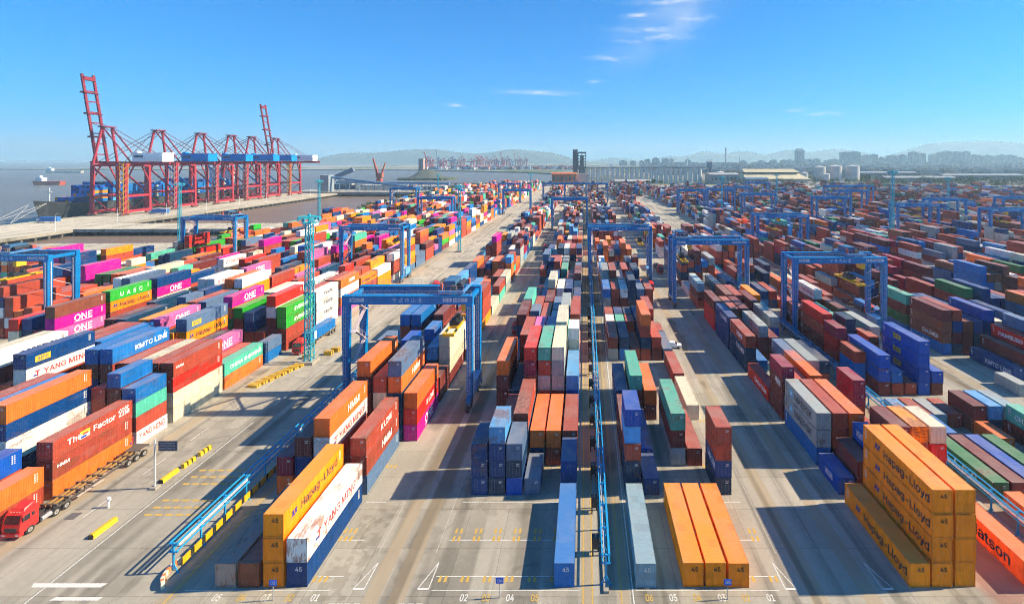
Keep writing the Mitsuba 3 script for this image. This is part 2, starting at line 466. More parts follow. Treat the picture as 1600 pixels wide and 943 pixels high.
def part_mesh(part, L, h, col, seed):
    k = (part, L, h, tuple(round(c, 3) for c in col), round(seed, 1))
    if k in _PL:
        return _PL[k]
    m = MB(col, seed)
    if part == 'frame':
        pw = .14
        dark = tuple(c * .85 for c in col)
        m.set(dark, seed)
        for x in (0, W - pw):
            for y in (0, L - pw):
                m.box(x, x + pw, y, y + pw, .118, h - .118)
        for x in (.01, W - .07):
            m.box(x, x + .06, pw, L - pw, .03, .19).box(x, x + .06, pw, L - pw, h - .07, h - .01)
        for y in (.012, L - .072):
            m.box(pw, W - pw, y, y + .06, .03, .2).box(pw, W - pw, y, y + .06, h - .12, h - .012)
        m.set((.30, .27, .24) if seed > .6 else dark, seed)
        for x in (-.004, W - .166):
            for y in (-.004, L - .174):
                for z in (0, h - .118):
                    m.box(x, x + .17, y, y + .178, z, z + .118)
    elif part == 'side_wall':
        pr = [(-.0 - d, .14 + q, 0) for q, d in wave(L - .28, .28, .04)]
        m.sheet(np.array(pr)[::-1], (W - .02, 0, .19), (W - .02, 0, h - .07))
    elif part == 'side_wall_left':
        pr = [(d, .14 + q, 0) for q, d in wave(L - .28, .28, .04)]
        m.sheet(pr, (.02, 0, .19), (.02, 0, h - .07))
    elif part == 'roof':
        pr = [(0, .07 + q, -d) for q, d in wave(L - .14, .42, .022)]
        m.sheet(pr, (.07, 0, h - .012), (W - .07, 0, h - .012))
    elif part == 'end_wall':
        pr = [(.14 + q, d, 0) for q, d in wave(W - .28, .27, .045)]
        m.sheet(pr[::-1], (0, .03, .2), (0, .03, h - .12))
    elif part == 'back_wall':
        m.box(.14, W - .14, L - .08, L - .05, .2, h - .12)
    elif part == 'door':
        w = (W - .28) / 2 - .012
        m.box(0, w, .03, .07, 0, h - .33)
        for z in (.25, (h - .33) * .38, (h - .33) * .68, h - .7):
            m.box(.1, w - .1, .018, .031, z, z + .1)
    elif part == 'lock_bar':
        m.set(tuple(min(1, c * .7 + .12) for c in col), seed)
        m.tube((0, -.02, .05), (0, -.02, h - .42), .022, 5)
        m.box(-.09, .05, -.03, .015, 1.05, 1.12)
    _PL[k] = m.ply('rusty_paint' if seed > .95 else 'paint')
    return _PL[k]


CONT = []      # every container: dict(block, row, y, L, tier, z, h, code, text, x)


def stack(block, row, x, y, L, tiers, hs=None):
    """tiers, bottom to top: 'r r O:HM' ; a code with ' is a 2.59 m box, otherwise 2.9 m for 40/45 ft and 2.59 m for 20 ft"""
    z = 0
    for t, c in enumerate(tiers.split()):
        c, _, tx = c.partition(':')
        h = 2.59 if (L < 10 or "'" in c) else 2.9
        h = hs or h
        CONT.append(dict(block=block, row=row, x=x, y=y, L=L, tier=t + 1, z=z, h=h, code=c[0], text=tx, n=len(tiers.split())))
        z += h + .012


L20, L40, L45 = 6.06, 12.19, 13.72
COLS = dict(A=[-47, -44.2, -41.4, -38.5, -35.7, -32.9], B=[-17.3, -14.6, -11.9, -9.1, -6.4, -3.6], C=[6.2, 9, 11.8, 14.5, 17.3, 20.1], D=[38.9, 41.7, 44.5, 47.3, 50.1, 52.9],
            F=[61.1, 64.0, 66.9, 69.8, 72.7, 75.6, 78.4], G=[94, 96.8, 99.6, 102.4, 105.2, 108], L=[-96.4, -93.6, -90.8, -88, -85.2, -82.4], M=[-121.6, -118.8, -116, -113.2, -110.4, -107.5],
            N=[-148.1, -145.3, -142.5, -139.7, -136.9, -134.1])
BLOCKNAME = dict(A='left centre block', B='block left of middle rail', C='block right of middle rail', D='right centre block', F='first right block', G='second right block',
                 L='block along the left road', M='second left block', N='third left block')
DATA = """
A1 55.2 45 w~ | A2 55.2 45 d | A3 55.2 45 o:45 o:45 o:HL | A4 55.2 45 b:45 w~YM
A0 70.4 40 O K | A1 70.4 40 n b k | A2 70.4 40 r r w:YM O:HM | A4 70.4 40 s:45 r:HM r:KL
A2 83.9 40 r r r k O | A3 83.9 40 r r c r | A4 83.9 40 b n n O:HM s | A5 83.9 40 m:ON R:KL O
A5 97.4 20 k k | A1 97.4 40 k n | A5 104.2 40 k c c c | A4 104.2 40 k n l | A0 104.2 20 n n n s | A2 104.2 20 b b b u | A3 110.9 20 k s s B | A0 117.7 40 b b r B
A1 117.7 40 r r b B | A3 117.7 40 k s r k | A2 111.5 20 r k n | A4 118 40 r r k | A5 118 20 r w:CS w | A5 125 20 b B
A5 137.9 40 o r r r | A4 137.9 40 s k s | A3 131.5 40 r b k s | A2 131.5 40 k r b | A1 131.5 40 w r r r | A0 131.5 40 k b
B5 55.2 45 B:45
B0 70.4 20 b b b | B1 70.4 20 n b b l | B2 70.4 20 u n s | B3 70.4 20 s | B5 70.4 20 b b
B1 77.2 40 k r | B2 77.2 40 r s r | B3 77.2 40 n:BC O | B4 77.2 40 r O | B5 77.2 40 k r
B0 90.7 40 k k k O | B1 90.7 40 b n | B2 90.7 40 r k r K R' | B3 90.7 40 k r y r t' | B4 90.7 40 r k y y c' | B5 90.7 40 b u l
B0 104.2 40 n b | B1 104.2 40 k r k r | B2 104.2 40 r b r p:ON | B3 104.2 40 k r k B | B4 104.2 40 r k y t c | B5 104.2 20 b r n c w
B0 117.7 40 n b b k | B1 124.4 20 k n b s | B2 118 20 r l l | B2 125 40 k r r | B3 118 40 n B a | B4 118 20 k r b l | B5 111.3 20 r u r | B5 118 40 r k b r | B4 125 40 w r b y | B3 131 40 k n s | B0 131 40 k r l t
B1 131.5 40 k k r | B2 138.2 40 b k k | B5 131.5 40 k b r
C0 55.2 45 a:45 | C2 55.2 45 o:45 | C3 55.2 45 o:45 | C4 55.2 45 o:45
C0 70.4 20 n n r l u | C1 70.4 20 b | C5 70.4 20 n b:CM r r
C0 77.2 40 k k | C1 77.2 40 u | C3 77.2 40 y k t | C4 77.2 40 r
C0 90.7 40 b b | C1 90.7 40 n k t | C2 90.7 40 k O | C5 90.7 40 c
C5 104.2 40 r | C0 117.7 40 y k | C1 117.7 40 B n | C2 117.7 40 r | C3 117.7 40 r n r O | C4 117.7 40 k r | C5 117.7 40 s
C0 131.2 20 r w | C1 131.2 20 n t | C2 131.2 20 k r | C3 131.2 40 k b | C4 131.2 40 r k r | C0 138 20 k r | C1 138 20 n b | C2 138 20 k n | C5 131.2 20 r
C0 151.4 40 y y B | C1 151.4 40 k k r | C2 151.4 40 r k w | C3 151.4 40 n n n n | C4 151.4 40 n b s | C5 151.4 40 k r r
D0 55.2 45 o:HL | D1 55.2 45 o:45 o:HL o:HL o:HL | D2 55.2 45 o o o o | D5 54.6 45 O:MT
D0 70.4 20 u:NE | D1 70.4 20 k k | D2 70.4 20 k b u:KM | D3 70.4 20 k k r k | D4 70.4 20 r o r o | D5 70.4 20 k r R:KL c
D0 77.2 40 B y:MK y:MK | D1 77.2 40 k r r | D2 77.2 40 k O O | D3 77.2 40 k r | D5 77.2 20 y y
D0 90.7 20 k k k:HM K | D2 90.7 40 k k O | D5 90.7 20 r K K | D1 90.7 20 k n r
D0 97.4 40 R:CM | D1 97.4 20 k k | D2 97.4 40 n n s | D3 97.4 40 k n y | D5 104 40 r n
D0 110.9 40 n n:CU r:HM | D1 110.9 40 B:EM | D2 117.7 40 k k y | D4 124.4 40 b u y | D3 117.7 40 k k | D0 124.4 40 b b:CU b:CU
D0 137.9 40 R:HM R:HM k | D1 131.2 40 g k r | D2 131.2 40 k p k | D3 144.7 40 k k r | D5 144.7 40 k r o:HL | D4 138 40 k d k | D0 158.2 40 r k a | D1 158.2 40 k r | D2 158.2 40 n k n | D1 145 40 k r | D2 145 40 k k d
F0 55.0 40 O | F0 69.0 40 g:UA | F1 69.0 40 k | F2 69.0 40 u | F3 69.0 40 g | F0 82 20 B | F1 82 20 B | F0 88 20 l | F1 88 20 r | F2 88 20 y | F3 88 20 r | F4 80.4 20 O
F4 86.1 20 k k | F5 86.1 20 n l | F6 86.1 20 k a | F6 73.5 40 k t:CS
F4 100.2 40 u:EM u:EM u:EM u:EM | F1 100 40 k u:EM u:EM | F5 100.2 20 k u | F2 100.2 20 r B | F3 100.2 20 r | F0 104.2 20 B B r
F0 111.5 20 k R R K | F1 114 20 k k | F2 117.7 20 n n n n | F3 113 20 k k r | F0 118 40 k k r R | F1 121 40 n n n | F3 120 40 k k | F4 117 40 r s y | F2 126 40 k g t
F0 131.5 40 r k r | F1 134.5 40 k k | F5 144.7 40 k k r:HM | F4 131 40 k r k | F3 140 40 r k k w:YM | F2 140 40 b n
G0 99.6 20 y | G2 107 40 b:KM | G3 107 40 n k | G4 107 40 k k R:HS | G5 107 40 n b r s
G0 121 40 B:BC d:CU d k | G1 121 40 n k b r | G2 121 40 k k d | G3 121 40 n n b | G4 121 40 n b b u | G5 121 40 k r c
G0 134.5 40 B:BC g k t | G1 134.5 40 k k r | G2 134.5 40 k w y | G3 134.5 40 b u b | G4 134.5 40 b s b
L5 56.0 40 r O | L4 55.6 40 k r u | L5 69.3 40 O r:SM r:FZ | L2 70.4 40 n' n' w:CD' b' O:HM' | L1 70.4 40 k' r' r' b' B' | L0 70.4 40 r' k' n' k' r'
L5 82.2 20 w:YM r t B | L4 82.2 20 k r k k B | L3 82.2 20 k k r r | L5 89.6 40 c c R r:SM | L4 89.6 40 r k r r | L3 89.6 40 k k n c | L2 89.6 40 b k n r
L1 89.0 40 k n k r B:KM | L0 89.0 40 r k b k B | L2 103 40 k r n | L5 102.4 40 O t:CS | L4 102.4 40 k r | L3 103.2 40 k K p:ON | L1 105.6 40 k r K o:HL s:EM | L0 105.2 40 r k m o:HL
L5 115.6 20 B s | L0 123 40 k r g O m:ON | L1 123 40 k k r G | L2 123 20 k r b s | L3 123 20 k r | L4 123.5 40 k k k w R | L5 123.5 40 r r G:EG G:EG | L2 130 20 r n b | L3 130 20 k r
L5 137.5 40 w:TF w:TF w:TF w:TF | L4 137.5 40 r k r r | L3 137.5 40 n r b | L2 137.5 40 k k t | L1 137.5 40 k r m:ON w | L0 137.5 40 r o:HL R c
L5 151.3 40 p O w O:HM | L4 151.3 40 k r r r | L3 151.3 40 k r R' | L2 151.3 40 r R O w:MK | L1 151.3 40 k c w:MK | L0 151.3 40 r t c r
M5 86.7 40 k k r w:YM b:EM | M3 86.7 40 k k k k w:CD | M4 86.7 40 r k r | M2 86.7 40 k k r k c | M1 86.7 40 r r k c | M5 100.2 40 r k B B | M4 100.2 40 k r r r | M3 100.2 40 k k O r | M2 100.2 40 r n O
M5 114 40 k k r p:ON | M4 114 40 r o k o | M3 114 40 k r r | M2 114 40 r k s n | M1 100.2 40 k k m | M1 114 40 r c r k | M0 100 40 k r b | M0 114 40 m r k
N5 114.5 40 k k p:ON m:ON d | N4 114.5 40 r r K | N3 114.5 40 k r n b | N2 114 40 c c c R | N5 128 40 k o:HL r o:HL G:UA | N4 128 40 r k K r | N3 128 40 k y s | N2 128 40 y k s w | N1 128 40 k n y
"""
for item in DATA.replace('\n', '|').split('|'):
    it = item.split()
    if not it:
        continue
    b, row, y, L = it[0][0], int(it[0][1:]), float(it[1]), {'20': L20, '40': L40, '45': L45}[it[2]]
    stack(b, row, COLS[b][row], y, L, ' '.join(it[3:]).replace('~', '~:').replace('::', ':'))
for c in CONT:
    if c['text'].startswith('~'):
        c['text'] = c['text'][1:]
YEND = dict(A=152, B=152, C=165, D=172, F=159, G=148.5, L=165, M=128, N=142)
PAL = dict(left=('r', 24, 'O', 12, 'k', 5, 'o', 9, 'm', 5, 'p', 3, 'w', 11, 'c', 7, 'G', 3, 'g', 2, 'B', 9, 'b', 7, 's', 4, 't', 5, 'R', 5, 'n', 3),
           mid=('r', 28, 'k', 12, 'b', 12, 's', 6, 'l', 5, 'w', 7, 'y', 5, 'O', 9, 'n', 5, 't', 4, 'm', 1, 'o', 3, 'c', 3, 'K', 2),
           right=('r', 34, 'k', 17, 'b', 11, 'n', 5, 'w', 8, 'y', 4, 's', 4, 't', 4, 'O', 5, 'g', 2, 'c', 4, 'd', 8, 'B', 9, 'K', 3, 'l', 3))
LOGO = dict(o='HL', m='ON', p='ON', G='EG', B='KM', w='YM', O='HM', R='KL', t='CS', g='EG')


def fill(block, cols, y0, y1, pal, hbase, gap=.1):
    codes, wts = PAL[pal][::2], PAL[pal][1::2]
    y = y0
    while y < y1:
        if 470 < y < 492:
            y = 492
        empty = RNG.random() < gap
        base = hbase + RNG.choice((-1, 0, 0, 1))
        dom = RNG.choices(codes, wts, k=1)[0]
        for r, x in enumerate(cols):
            if RNG.random() < .45:
                dom = RNG.choices(codes, wts, k=1)[0]
            if empty and RNG.random() < .8:
                continue
            h = max(0, min(5, base + RNG.choice((-2, -1, -1, 0, 0, 0, 1))))
            for part in ((0, L40),) if RNG.random() < .82 else ((0, L20), (6.6, L20)):
                hh = h if part[1] > 10 else max(0, h - RNG.choice((0, 0, 1)))
                if hh:
                    run = RNG.choices(codes, wts, k=hh)
                    run = [dom if RNG.random() < .55 else q for q in run]
                    tx = [LOGO.get(q, '') if RNG.random() < .5 else '' for q in run]
                    stack(block, r, x, y + part[0], part[1], ' '.join(q + (':' + t if t and part[1] > 10 else '') for q, t in zip(run, tx)))
        y += 13.5


for b, pal, h in (('A', 'mid', 3), ('B', 'mid', 3), ('C', 'mid', 3), ('D', 'right', 3), ('F', 'right', 3), ('G', 'right', 3), ('L', 'left', 4), ('M', 'left', 4), ('N', 'left', 4)):
    fill(b, COLS[b], YEND[b], 310 if b == 'F' else 850, pal, h)
    if b == 'F':
        fill(b, COLS[b], 640, 850, pal, h)
for i in range(4):                        # the blocks left of the third one, up to the basin
    x0 = -174.5 - 26.3 * i
    cols = [x0 + 2.8 * k for k in range(6)]
    fill('left%d' % i, cols, 132 + 22 * i, (850, 850, 222, 208)[i], 'left', 3)
for i in range(19):                       # the blocks on the right, out to the frame edge
    x0 = 116.5 + 28.4 * (i // 1) + (1.5 if i % 2 else 0)
    cols = [x0 + 2.8 * k for k in range(6)]
    start = max(105, x0 * .98)
    fill('right%d' % i, cols, start, 760 + 4 * (i % 3) * 10, 'right', 3, .08)


def visible_pixels():
    """How much of each container the camera sees: an id buffer over a coarse raster, painted from far to near."""
    Wd, Hd = 1600, 943
    buf = np.full((Hd, Wd), -1, np.int32)
    near = [i for i, c in enumerate(CONT) if c['y'] < 330]
    near.sort(key=lambda i: (-round(CONT[i]['y'] / 3), -abs(CONT[i]['x']), CONT[i]['z']))

    def P(x, y, z):
        return 913 + 720 * x / y, 249 + 720 * (CAM_H - z) / y

    for i in near:
        c = CONT[i]
        x0, x1, y0, y1, z0, z1 = c['x'], c['x'] + W, c['y'], c['y'] + c['L'], c['z'], c['z'] + c['h']
        xs = x1 if x1 < 0 else x0
        for quad in (((x0, y0, z1), (x1, y0, z1), (x1, y1, z1), (x0, y1, z1)), ((xs, y0, z0), (xs, y1, z0), (xs, y1, z1), (xs, y0, z1)), ((x0, y0, z0), (x1, y0, z0), (x1, y0, z1), (x0, y0, z1))):
            q = [P(*p) for p in quad]
            ys = [p[1] for p in q]
            for r in range(max(0, int(min(ys))), min(Hd, int(max(ys)) + 1)):
                cut = []
                for (ax, ay), (bx, by) in zip(q, q[1:] + q[:1]):
                    if (ay <= r + .5) != (by <= r + .5):
                        cut.append(ax + (bx - ax) * (r + .5 - ay) / (by - ay))
                if len(cut) >= 2:
                    a, b = max(0, int(min(cut) + .5)), min(Wd, int(max(cut) + .5))
                    if b > a:
                        buf[r, a:b] = i
    ids, n = np.unique(buf[buf >= 0], return_counts=True)
    return dict(zip(ids.tolist(), n.tolist()))


SEEN = visible_pixels()
BAYS = {}
for c in CONT:
    BAYS.setdefault(c['block'], set()).add(round(c['y'], 1))
BAYS = {b: sorted(v) for b, v in BAYS.items()}
for c in CONT:
    c['bay'] = BAYS[c['block']].index(round(c['y'], 1)) + 1
cand = sorted((i for i in SEEN if CONT[i]['block'] in BLOCKNAME), key=lambda i: -SEEN[i])
CHOSEN = sorted(cand[:300], key=lambda i: (CONT[i]['block'], CONT[i]['y'], CONT[i]['row'], CONT[i]['tier']))


def side_matrix(c, right, u0, z, sx=1.0):
    """Places lettering (x along the wall, y up, z out) on the +x or -x wall; u0 = distance from the reading start."""
    o = 3e-3
    if right:
        return [[0, 0, 1, c['x'] + W - .021 + o], [sx, 0, 0, c['y'] + u0], [0, 1, 0, c['z'] + z], [0, 0, 0, 1]]
    return [[0, 0, -1, c['x'] + .021 - o], [-sx, 0, 0, c['y'] + c['L'] - u0], [0, 1, 0, c['z'] + z], [0, 0, 0, 1]]


DRED = (.32, .03, .04)
PRINT = {  # text: (words, colour, letter height, start as a share of the length, bottom)
    'HL': ('Hapag-Lloyd', (.03, .02, .04), 1.0, .42, .95), 'YM': ('YANG MING', (.42, .06, .07), 1.0, .36, .95), 'MK': ('MAERSK', (.03, .04, .06), 1.15, .32, .85),
    'CD': ('CORDELIA', NAVY, .95, .30, .95), 'HM': ('HMM', WHITE, 1.15, .44, .9), 'ON': ('ONE', WHITE, 1.55, .36, .75), 'KM': ('KMTC LINE', WHITE, .95, .38, .95),
    'EG': ('EVERGREEN', WHITE, 1.0, .3, .9), 'KL': ('K LINE', WHITE, .95, .42, .95), 'UA': ('U  A  S  C', WHITE, 1.1, .22, .85), 'NE': ('NEOS', WHITE, .9, .35, .9), 'CS': ('CHINA SHIPPING', WHITE, .85, .22, 1.0),
    'MT': ('Matson', NAVY, 1.35, .34, .8), 'BC': ('BCL', WHITE, 1.2, .4, .85), 'CU': ('CULINES', WHITE, .95, .4, .9), 'HS': ('HAMBURG SUD', WHITE, .95, .2, .95), 'CM': ('CMA CGM', WHITE, 1.0, .35, .9),
    'SM': ('HMM', WHITE, .5, .05, 1.5), 'TF': ('transfar', (.08, .08, .1), 1.0, .3, .95)}
LETTER_NAME = dict(HL='dark', YM='red', MK='dark', CD='navy', MT='navy', TF='black', EM='yellow')


def lettering(mb, c, t, near):
    """Adds the wall print of a container to mb; False if there is none."""
    right = c['x'] + W < 0
    if t == 'EM':
        mb.set((.62, .42, .03))
        u = c['L'] * (.32 if not right else .12)
        M = np.array(side_matrix(c, right, u, .75))
        mb.text(trimesh.creation.box(bounds=[[0, 0, 0], [2.6, 1.15, .004]]), M)
        mb.set((.02, .04, .2))
        mb.text(text_of('SITC', .55), np.array(side_matrix(c, right, u + .35, 1.02)) @ T().translate([0, 0, .006]).matrix)
        return True
    if t == 'FZ':
        h = .86
        mb.set(WHITE)
        mb.text(text_of('The', h), side_matrix(c, right, 1.9, 1.2))
        mb.text(text_of('Factor', h), side_matrix(c, right, 5.7, 1.2))
        mb.text(text_of('ZIM', .72), side_matrix(c, right, 9.75, 1.12))
        for i in range(4):
            for j in range(2):
                mb.text(trimesh.creation.box(bounds=[[0, 0, 0], [.22, .2, .006]]), side_matrix(c, right, 9.8 + .44 * i + .22 * j, 1.98 + .26 * j))
        for z, col in ((.95, (.5, .5, .48)), (1.55, (.7, .5, .05))):
            mb.set(col)
            mb.text(trimesh.creation.box(bounds=[[0, 0, 0], [1.5, .6, .006]]), side_matrix(c, right, 3.75, z))
        mb.set((.02, .06, .4))
        mb.text(trimesh.creation.box(bounds=[[0, 0, 0], [.9, .3, .008]]), side_matrix(c, right, 3.85, 1.05))
        mb.set((.6, .05, .04))
        mb.text(trimesh.creation.box(bounds=[[0, 0, 0], [.8, .28, .008]]), side_matrix(c, right, 4.2, 1.5))
        return True
    if t not in PRINT:
        return False
    words, col, h, at, z = PRINT[t]
    if t == 'KM' and c['code'] == 'w':
        col = NAVY
    k = 1.0 if c['L'] > 10 else .62
    u = c['L'] * at
    m = text_of(words, h)
    wd = m.bounds[1][0] * k
    if right and t in ('HL', 'YM', 'MK', 'ON', 'TF'):
        u = c['L'] * .5 - wd * .4
    u = min(u, c['L'] - wd - .5)
    mb.set(col).text(m, side_matrix(c, right, u, z, k))
    if t == 'HL' and near:
        mb.set((.02, .04, .22))
        for dx in (0, .55):
            pol = trimesh.creation.extrude_polygon(__import__('shapely').Polygon([(0, 0), (.35, .62), (.3, 1.0), (.78, .98), (.62, .6), (.8, .3), (.42, .36)]), .006, engine='earcut')
            pol.apply_translation([dx, 0, 0])
            mb.text(pol, side_matrix(c, right, u - 2.0, z - .02, k))
    if t == 'MK' and near:
        mb.set(lin('58B8E4'))
        mb.text(trimesh.creation.box(bounds=[[0, 0, 0], [1.3, 1.3, .004]]), side_matrix(c, right, u - 2.0, z - .08, k))
        import shapely
        st = shapely.Polygon([(.65 + (.5 if i % 2 == 0 else .2) * math.sin(i * math.pi / 7), .65 + (.5 if i % 2 == 0 else .2) * math.cos(i * math.pi / 7)) for i in range(14)])
        mb.set(WHITE).text(trimesh.creation.extrude_polygon(st, .008, engine='earcut'), side_matrix(c, right, u - 2.0, z - .08, k))
    if t == 'YM' and near:
        mb.set((.42, .03, .05))
        mb.text(text_of('T', h * 1.05), side_matrix(c, right, u - 1.5, z, k))
        mb.set((.03, .05, .3)).text(trimesh.creation.box(bounds=[[0, 0, 0], [.5, .3, .006]]), side_matrix(c, right, u - 1.65, z + .1, k))
    if t == 'ON' and near:
        mb.text(trimesh.creation.box(bounds=[[0, 0, 0], [m.bounds[1][0], .13, .006]]), side_matrix(c, right, u, z - .3, k))
    return True


rs = random.Random(3)
USED = {}
stuff = MB()
chosen = set(CHOSEN)
for i, c in enumerate(CONT):
    c['seed'] = .04 if c['y'] < 60 else rs.choice((.05, .12, .3, .45, .7))
    j = rs.choice((.86, .95, 1.0, 1.06))
    c['col'] = tuple(min(.9, v * j) for v in C[c['code']])
    c['x'] += rs.uniform(-.05, .05)
    c['y'] += rs.uniform(-.07, .07)
    if i in chosen:
        continue
    stuff.set(c['col'], c['seed'])
    x, y, z = c['x'], c['y'], c['z']
    stuff.box(x, x + W, y, y + c['L'], z, z + c['h'])
    if c['text'] and c['y'] < 235 and c['tier'] >= c['n'] - 1 and rs.random() < .6:
        lettering(stuff, c, c['text'], False)
tag(put('shipping_containers', stuff, bsdf='paint'), 'far rows of stacked shipping containers in many colours filling the yard to the horizon', 'shipping container', kind='stuff')

TIER = {1: 'bottom', 2: 'second', 3: 'third', 4: 'fourth', 5: 'fifth'}
for i in CHOSEN:
    c = CONT[i]
    rusty = c['block'] == 'A' and c['y'] < 60 and c['code'] in 'w'
    seed = .99 if rusty else c['seed']
    L, h, col = c['L'], c['h'], c['col']
    if rusty and c['row'] == 1:
        col = (.36, .27, .22)
    bay = c['bay']
    tier = 'single' if c['n'] == 1 else 'top' if c['tier'] == c['n'] else TIER[c['tier']]
    let = (' %s-lettered' % LETTER_NAME.get(c['text'], 'white')) if (c['text'] in PRINT or c['text'] in ('EM', 'FZ')) else ''
    if rusty:
        let = ' rust-streaked'
    lab = f"{'brownish white' if rusty and c['row'] == 1 else NAMES[c['code']]}{let} container, {tier} tier, {ORD[c['row'] + 1]} row, {ORD[bay]} bay, {BLOCKNAME[c['block']]}"
    if lab in USED:
        print('DUP', lab, c, USED[lab])
    USED[lab] = c
    t = thing('shipping_container', lab, 'shipping container', 'containers stacked in the yard')
    M = T().translate([c['x'], c['y'], c['z']])
    put('frame', part_mesh('frame', L, h, col, seed), t, M)
    put('side_wall', part_mesh('side_wall', L, h, col, seed), t, M)
    put('side_wall', part_mesh('side_wall_left', L, h, col, seed), t, M)
    put('roof', part_mesh('roof', L, h, col, seed), t, M)
    put('back_wall', part_mesh('back_wall', L, h, col, seed), t, M)
    plain = L > 13 or c['code'] in 'ayo' or (i * 7) % 5 == 0
    if plain:
        put('front_wall', part_mesh('end_wall', L, h, col, seed), t, M)
    else:
        for s in (0, 1):
            d = put('door', part_mesh('door', L, h, col, seed), t, M @ T().translate([.14 + s * (W - .28) / 2 + .006, 0, .2]))
            if c['y'] < 92:
                for q in (.3, .78):
                    put('lock_bar', part_mesh('lock_bar', L, h, col, seed), d, M @ T().translate([.14 + s * (W - .28) / 2 + q, .02, .2]))
    mb = MB()
    if lettering(mb, c, c['text'], True):
        q = put('lettering', mb, t, bsdf='print')
        if c['text'] in ('EM', 'FZ', 'MK', 'YM', 'HL'):
            labels[q] = {'kind': 'stuff'}
    if c['text'] in ('45', 'HL') and L > 13 and c['y'] < 60:
        dk = (.05, .03, .02) if c['code'] == 'o' else (.6, .6, .58)
        m = MB(dk).text(text_of('45', .5), [[1, 0, 0, c['x'] + .95], [0, 0, -1, c['y'] + .027], [0, 1, 0, c['z'] + h - 1.05], [0, 0, 0, 1]])
        put('lettering', m, t, bsdf='print')
    elif c['y'] < 110 and not plain:
        m = MB((.55, .55, .52))
        m.box(c['x'] + 1.5, c['x'] + 2.05, c['y'] + .012, c['y'] + .017, c['z'] + h - .62, c['z'] + h - .5)
        m.box(c['x'] + 1.5, c['x'] + 1.9, c['y'] + .012, c['y'] + .017, c['z'] + h - .84, c['z'] + h - .74)
        put('door_stencil', m, t, bsdf='print')
    if c['y'] < 130 and L > 10:
        right = c['x'] + W < 0
        m = MB((.6, .6, .55) if c['code'] not in 'wcy' else (.08, .08, .1))
        u = L - 1.2 if right else .5
        for q in range(5):
            m.text(trimesh.creation.box(bounds=[[0, 0, 0], [.16, .2, .005]]), side_matrix(c, right, u, h - .55 - .27 * q))
            m.text(trimesh.creation.box(bounds=[[.3, 0, 0], [.42, .17, .005]]), side_matrix(c, right, u, h - .6 - .27 * q))
        labels[put('code_stencil', m, t, bsdf='print')] = {'kind': 'stuff'}

# ---------------------------------------------------------------- yard gantry cranes
LB = lin('28AEE8', .75)


def cjk(mb, x, y, z, s):
    """The five characters on the beam, built from strokes on a 10 x 10 grid."""
    G = ["5,10,5,9 1,8,9,8 1,8,1,7 9,8,9,7 1,5.5,9,5.5 5,5.5,5,0 5,0,3.5,.8", "1,9,2,8 .5,6,1.6,5 .5,0,2.4,3.5 4,8,9.5,8 4,8,3,0 9.5,8,9,7 6.5,10,6.5,5 4,5,9,5 9,5,4,0 5,3.5,9.5,0",
         "5,10,4,9 2.5,8.5,7.5,8.5 2.5,8.5,2.5,2 2.5,2,1,0 7.5,8.5,7.5,0 7.5,0,6.5,.4 .5,5,9.5,5 5,7.5,5.3,6.5 5,4,5.3,2.5", "5,10,5,1 1,7,1,1 9,7,9,1 1,1,9,1",
         "1,9,2,8 .5,6.5,1.6,5.5 .5,0,2.4,3.5 3.5,8,9.5,8 5,10,5,6 8,10,8,6 3,6,10,6 5,6,3.5,3.5 8,6,9.5,4 5,4,8,4 8,4,8,2.5 5,4,5,0 5,2.5,8,2.5 5,0,9.5,0 9.5,0,9.5,1.2"]
    for k, g in enumerate(G):
        for st in g.split():
            a, b, c, d = (float(v) for v in st.split(','))
            mb.beam((x + (k * 1.35 + a / 10) * s, y, z + b / 10 * s), (x + (k * 1.35 + c / 10) * s, y, z + d / 10 * s), .05 * s + .03, .02, up=(0, 1, 0))


RT = {}


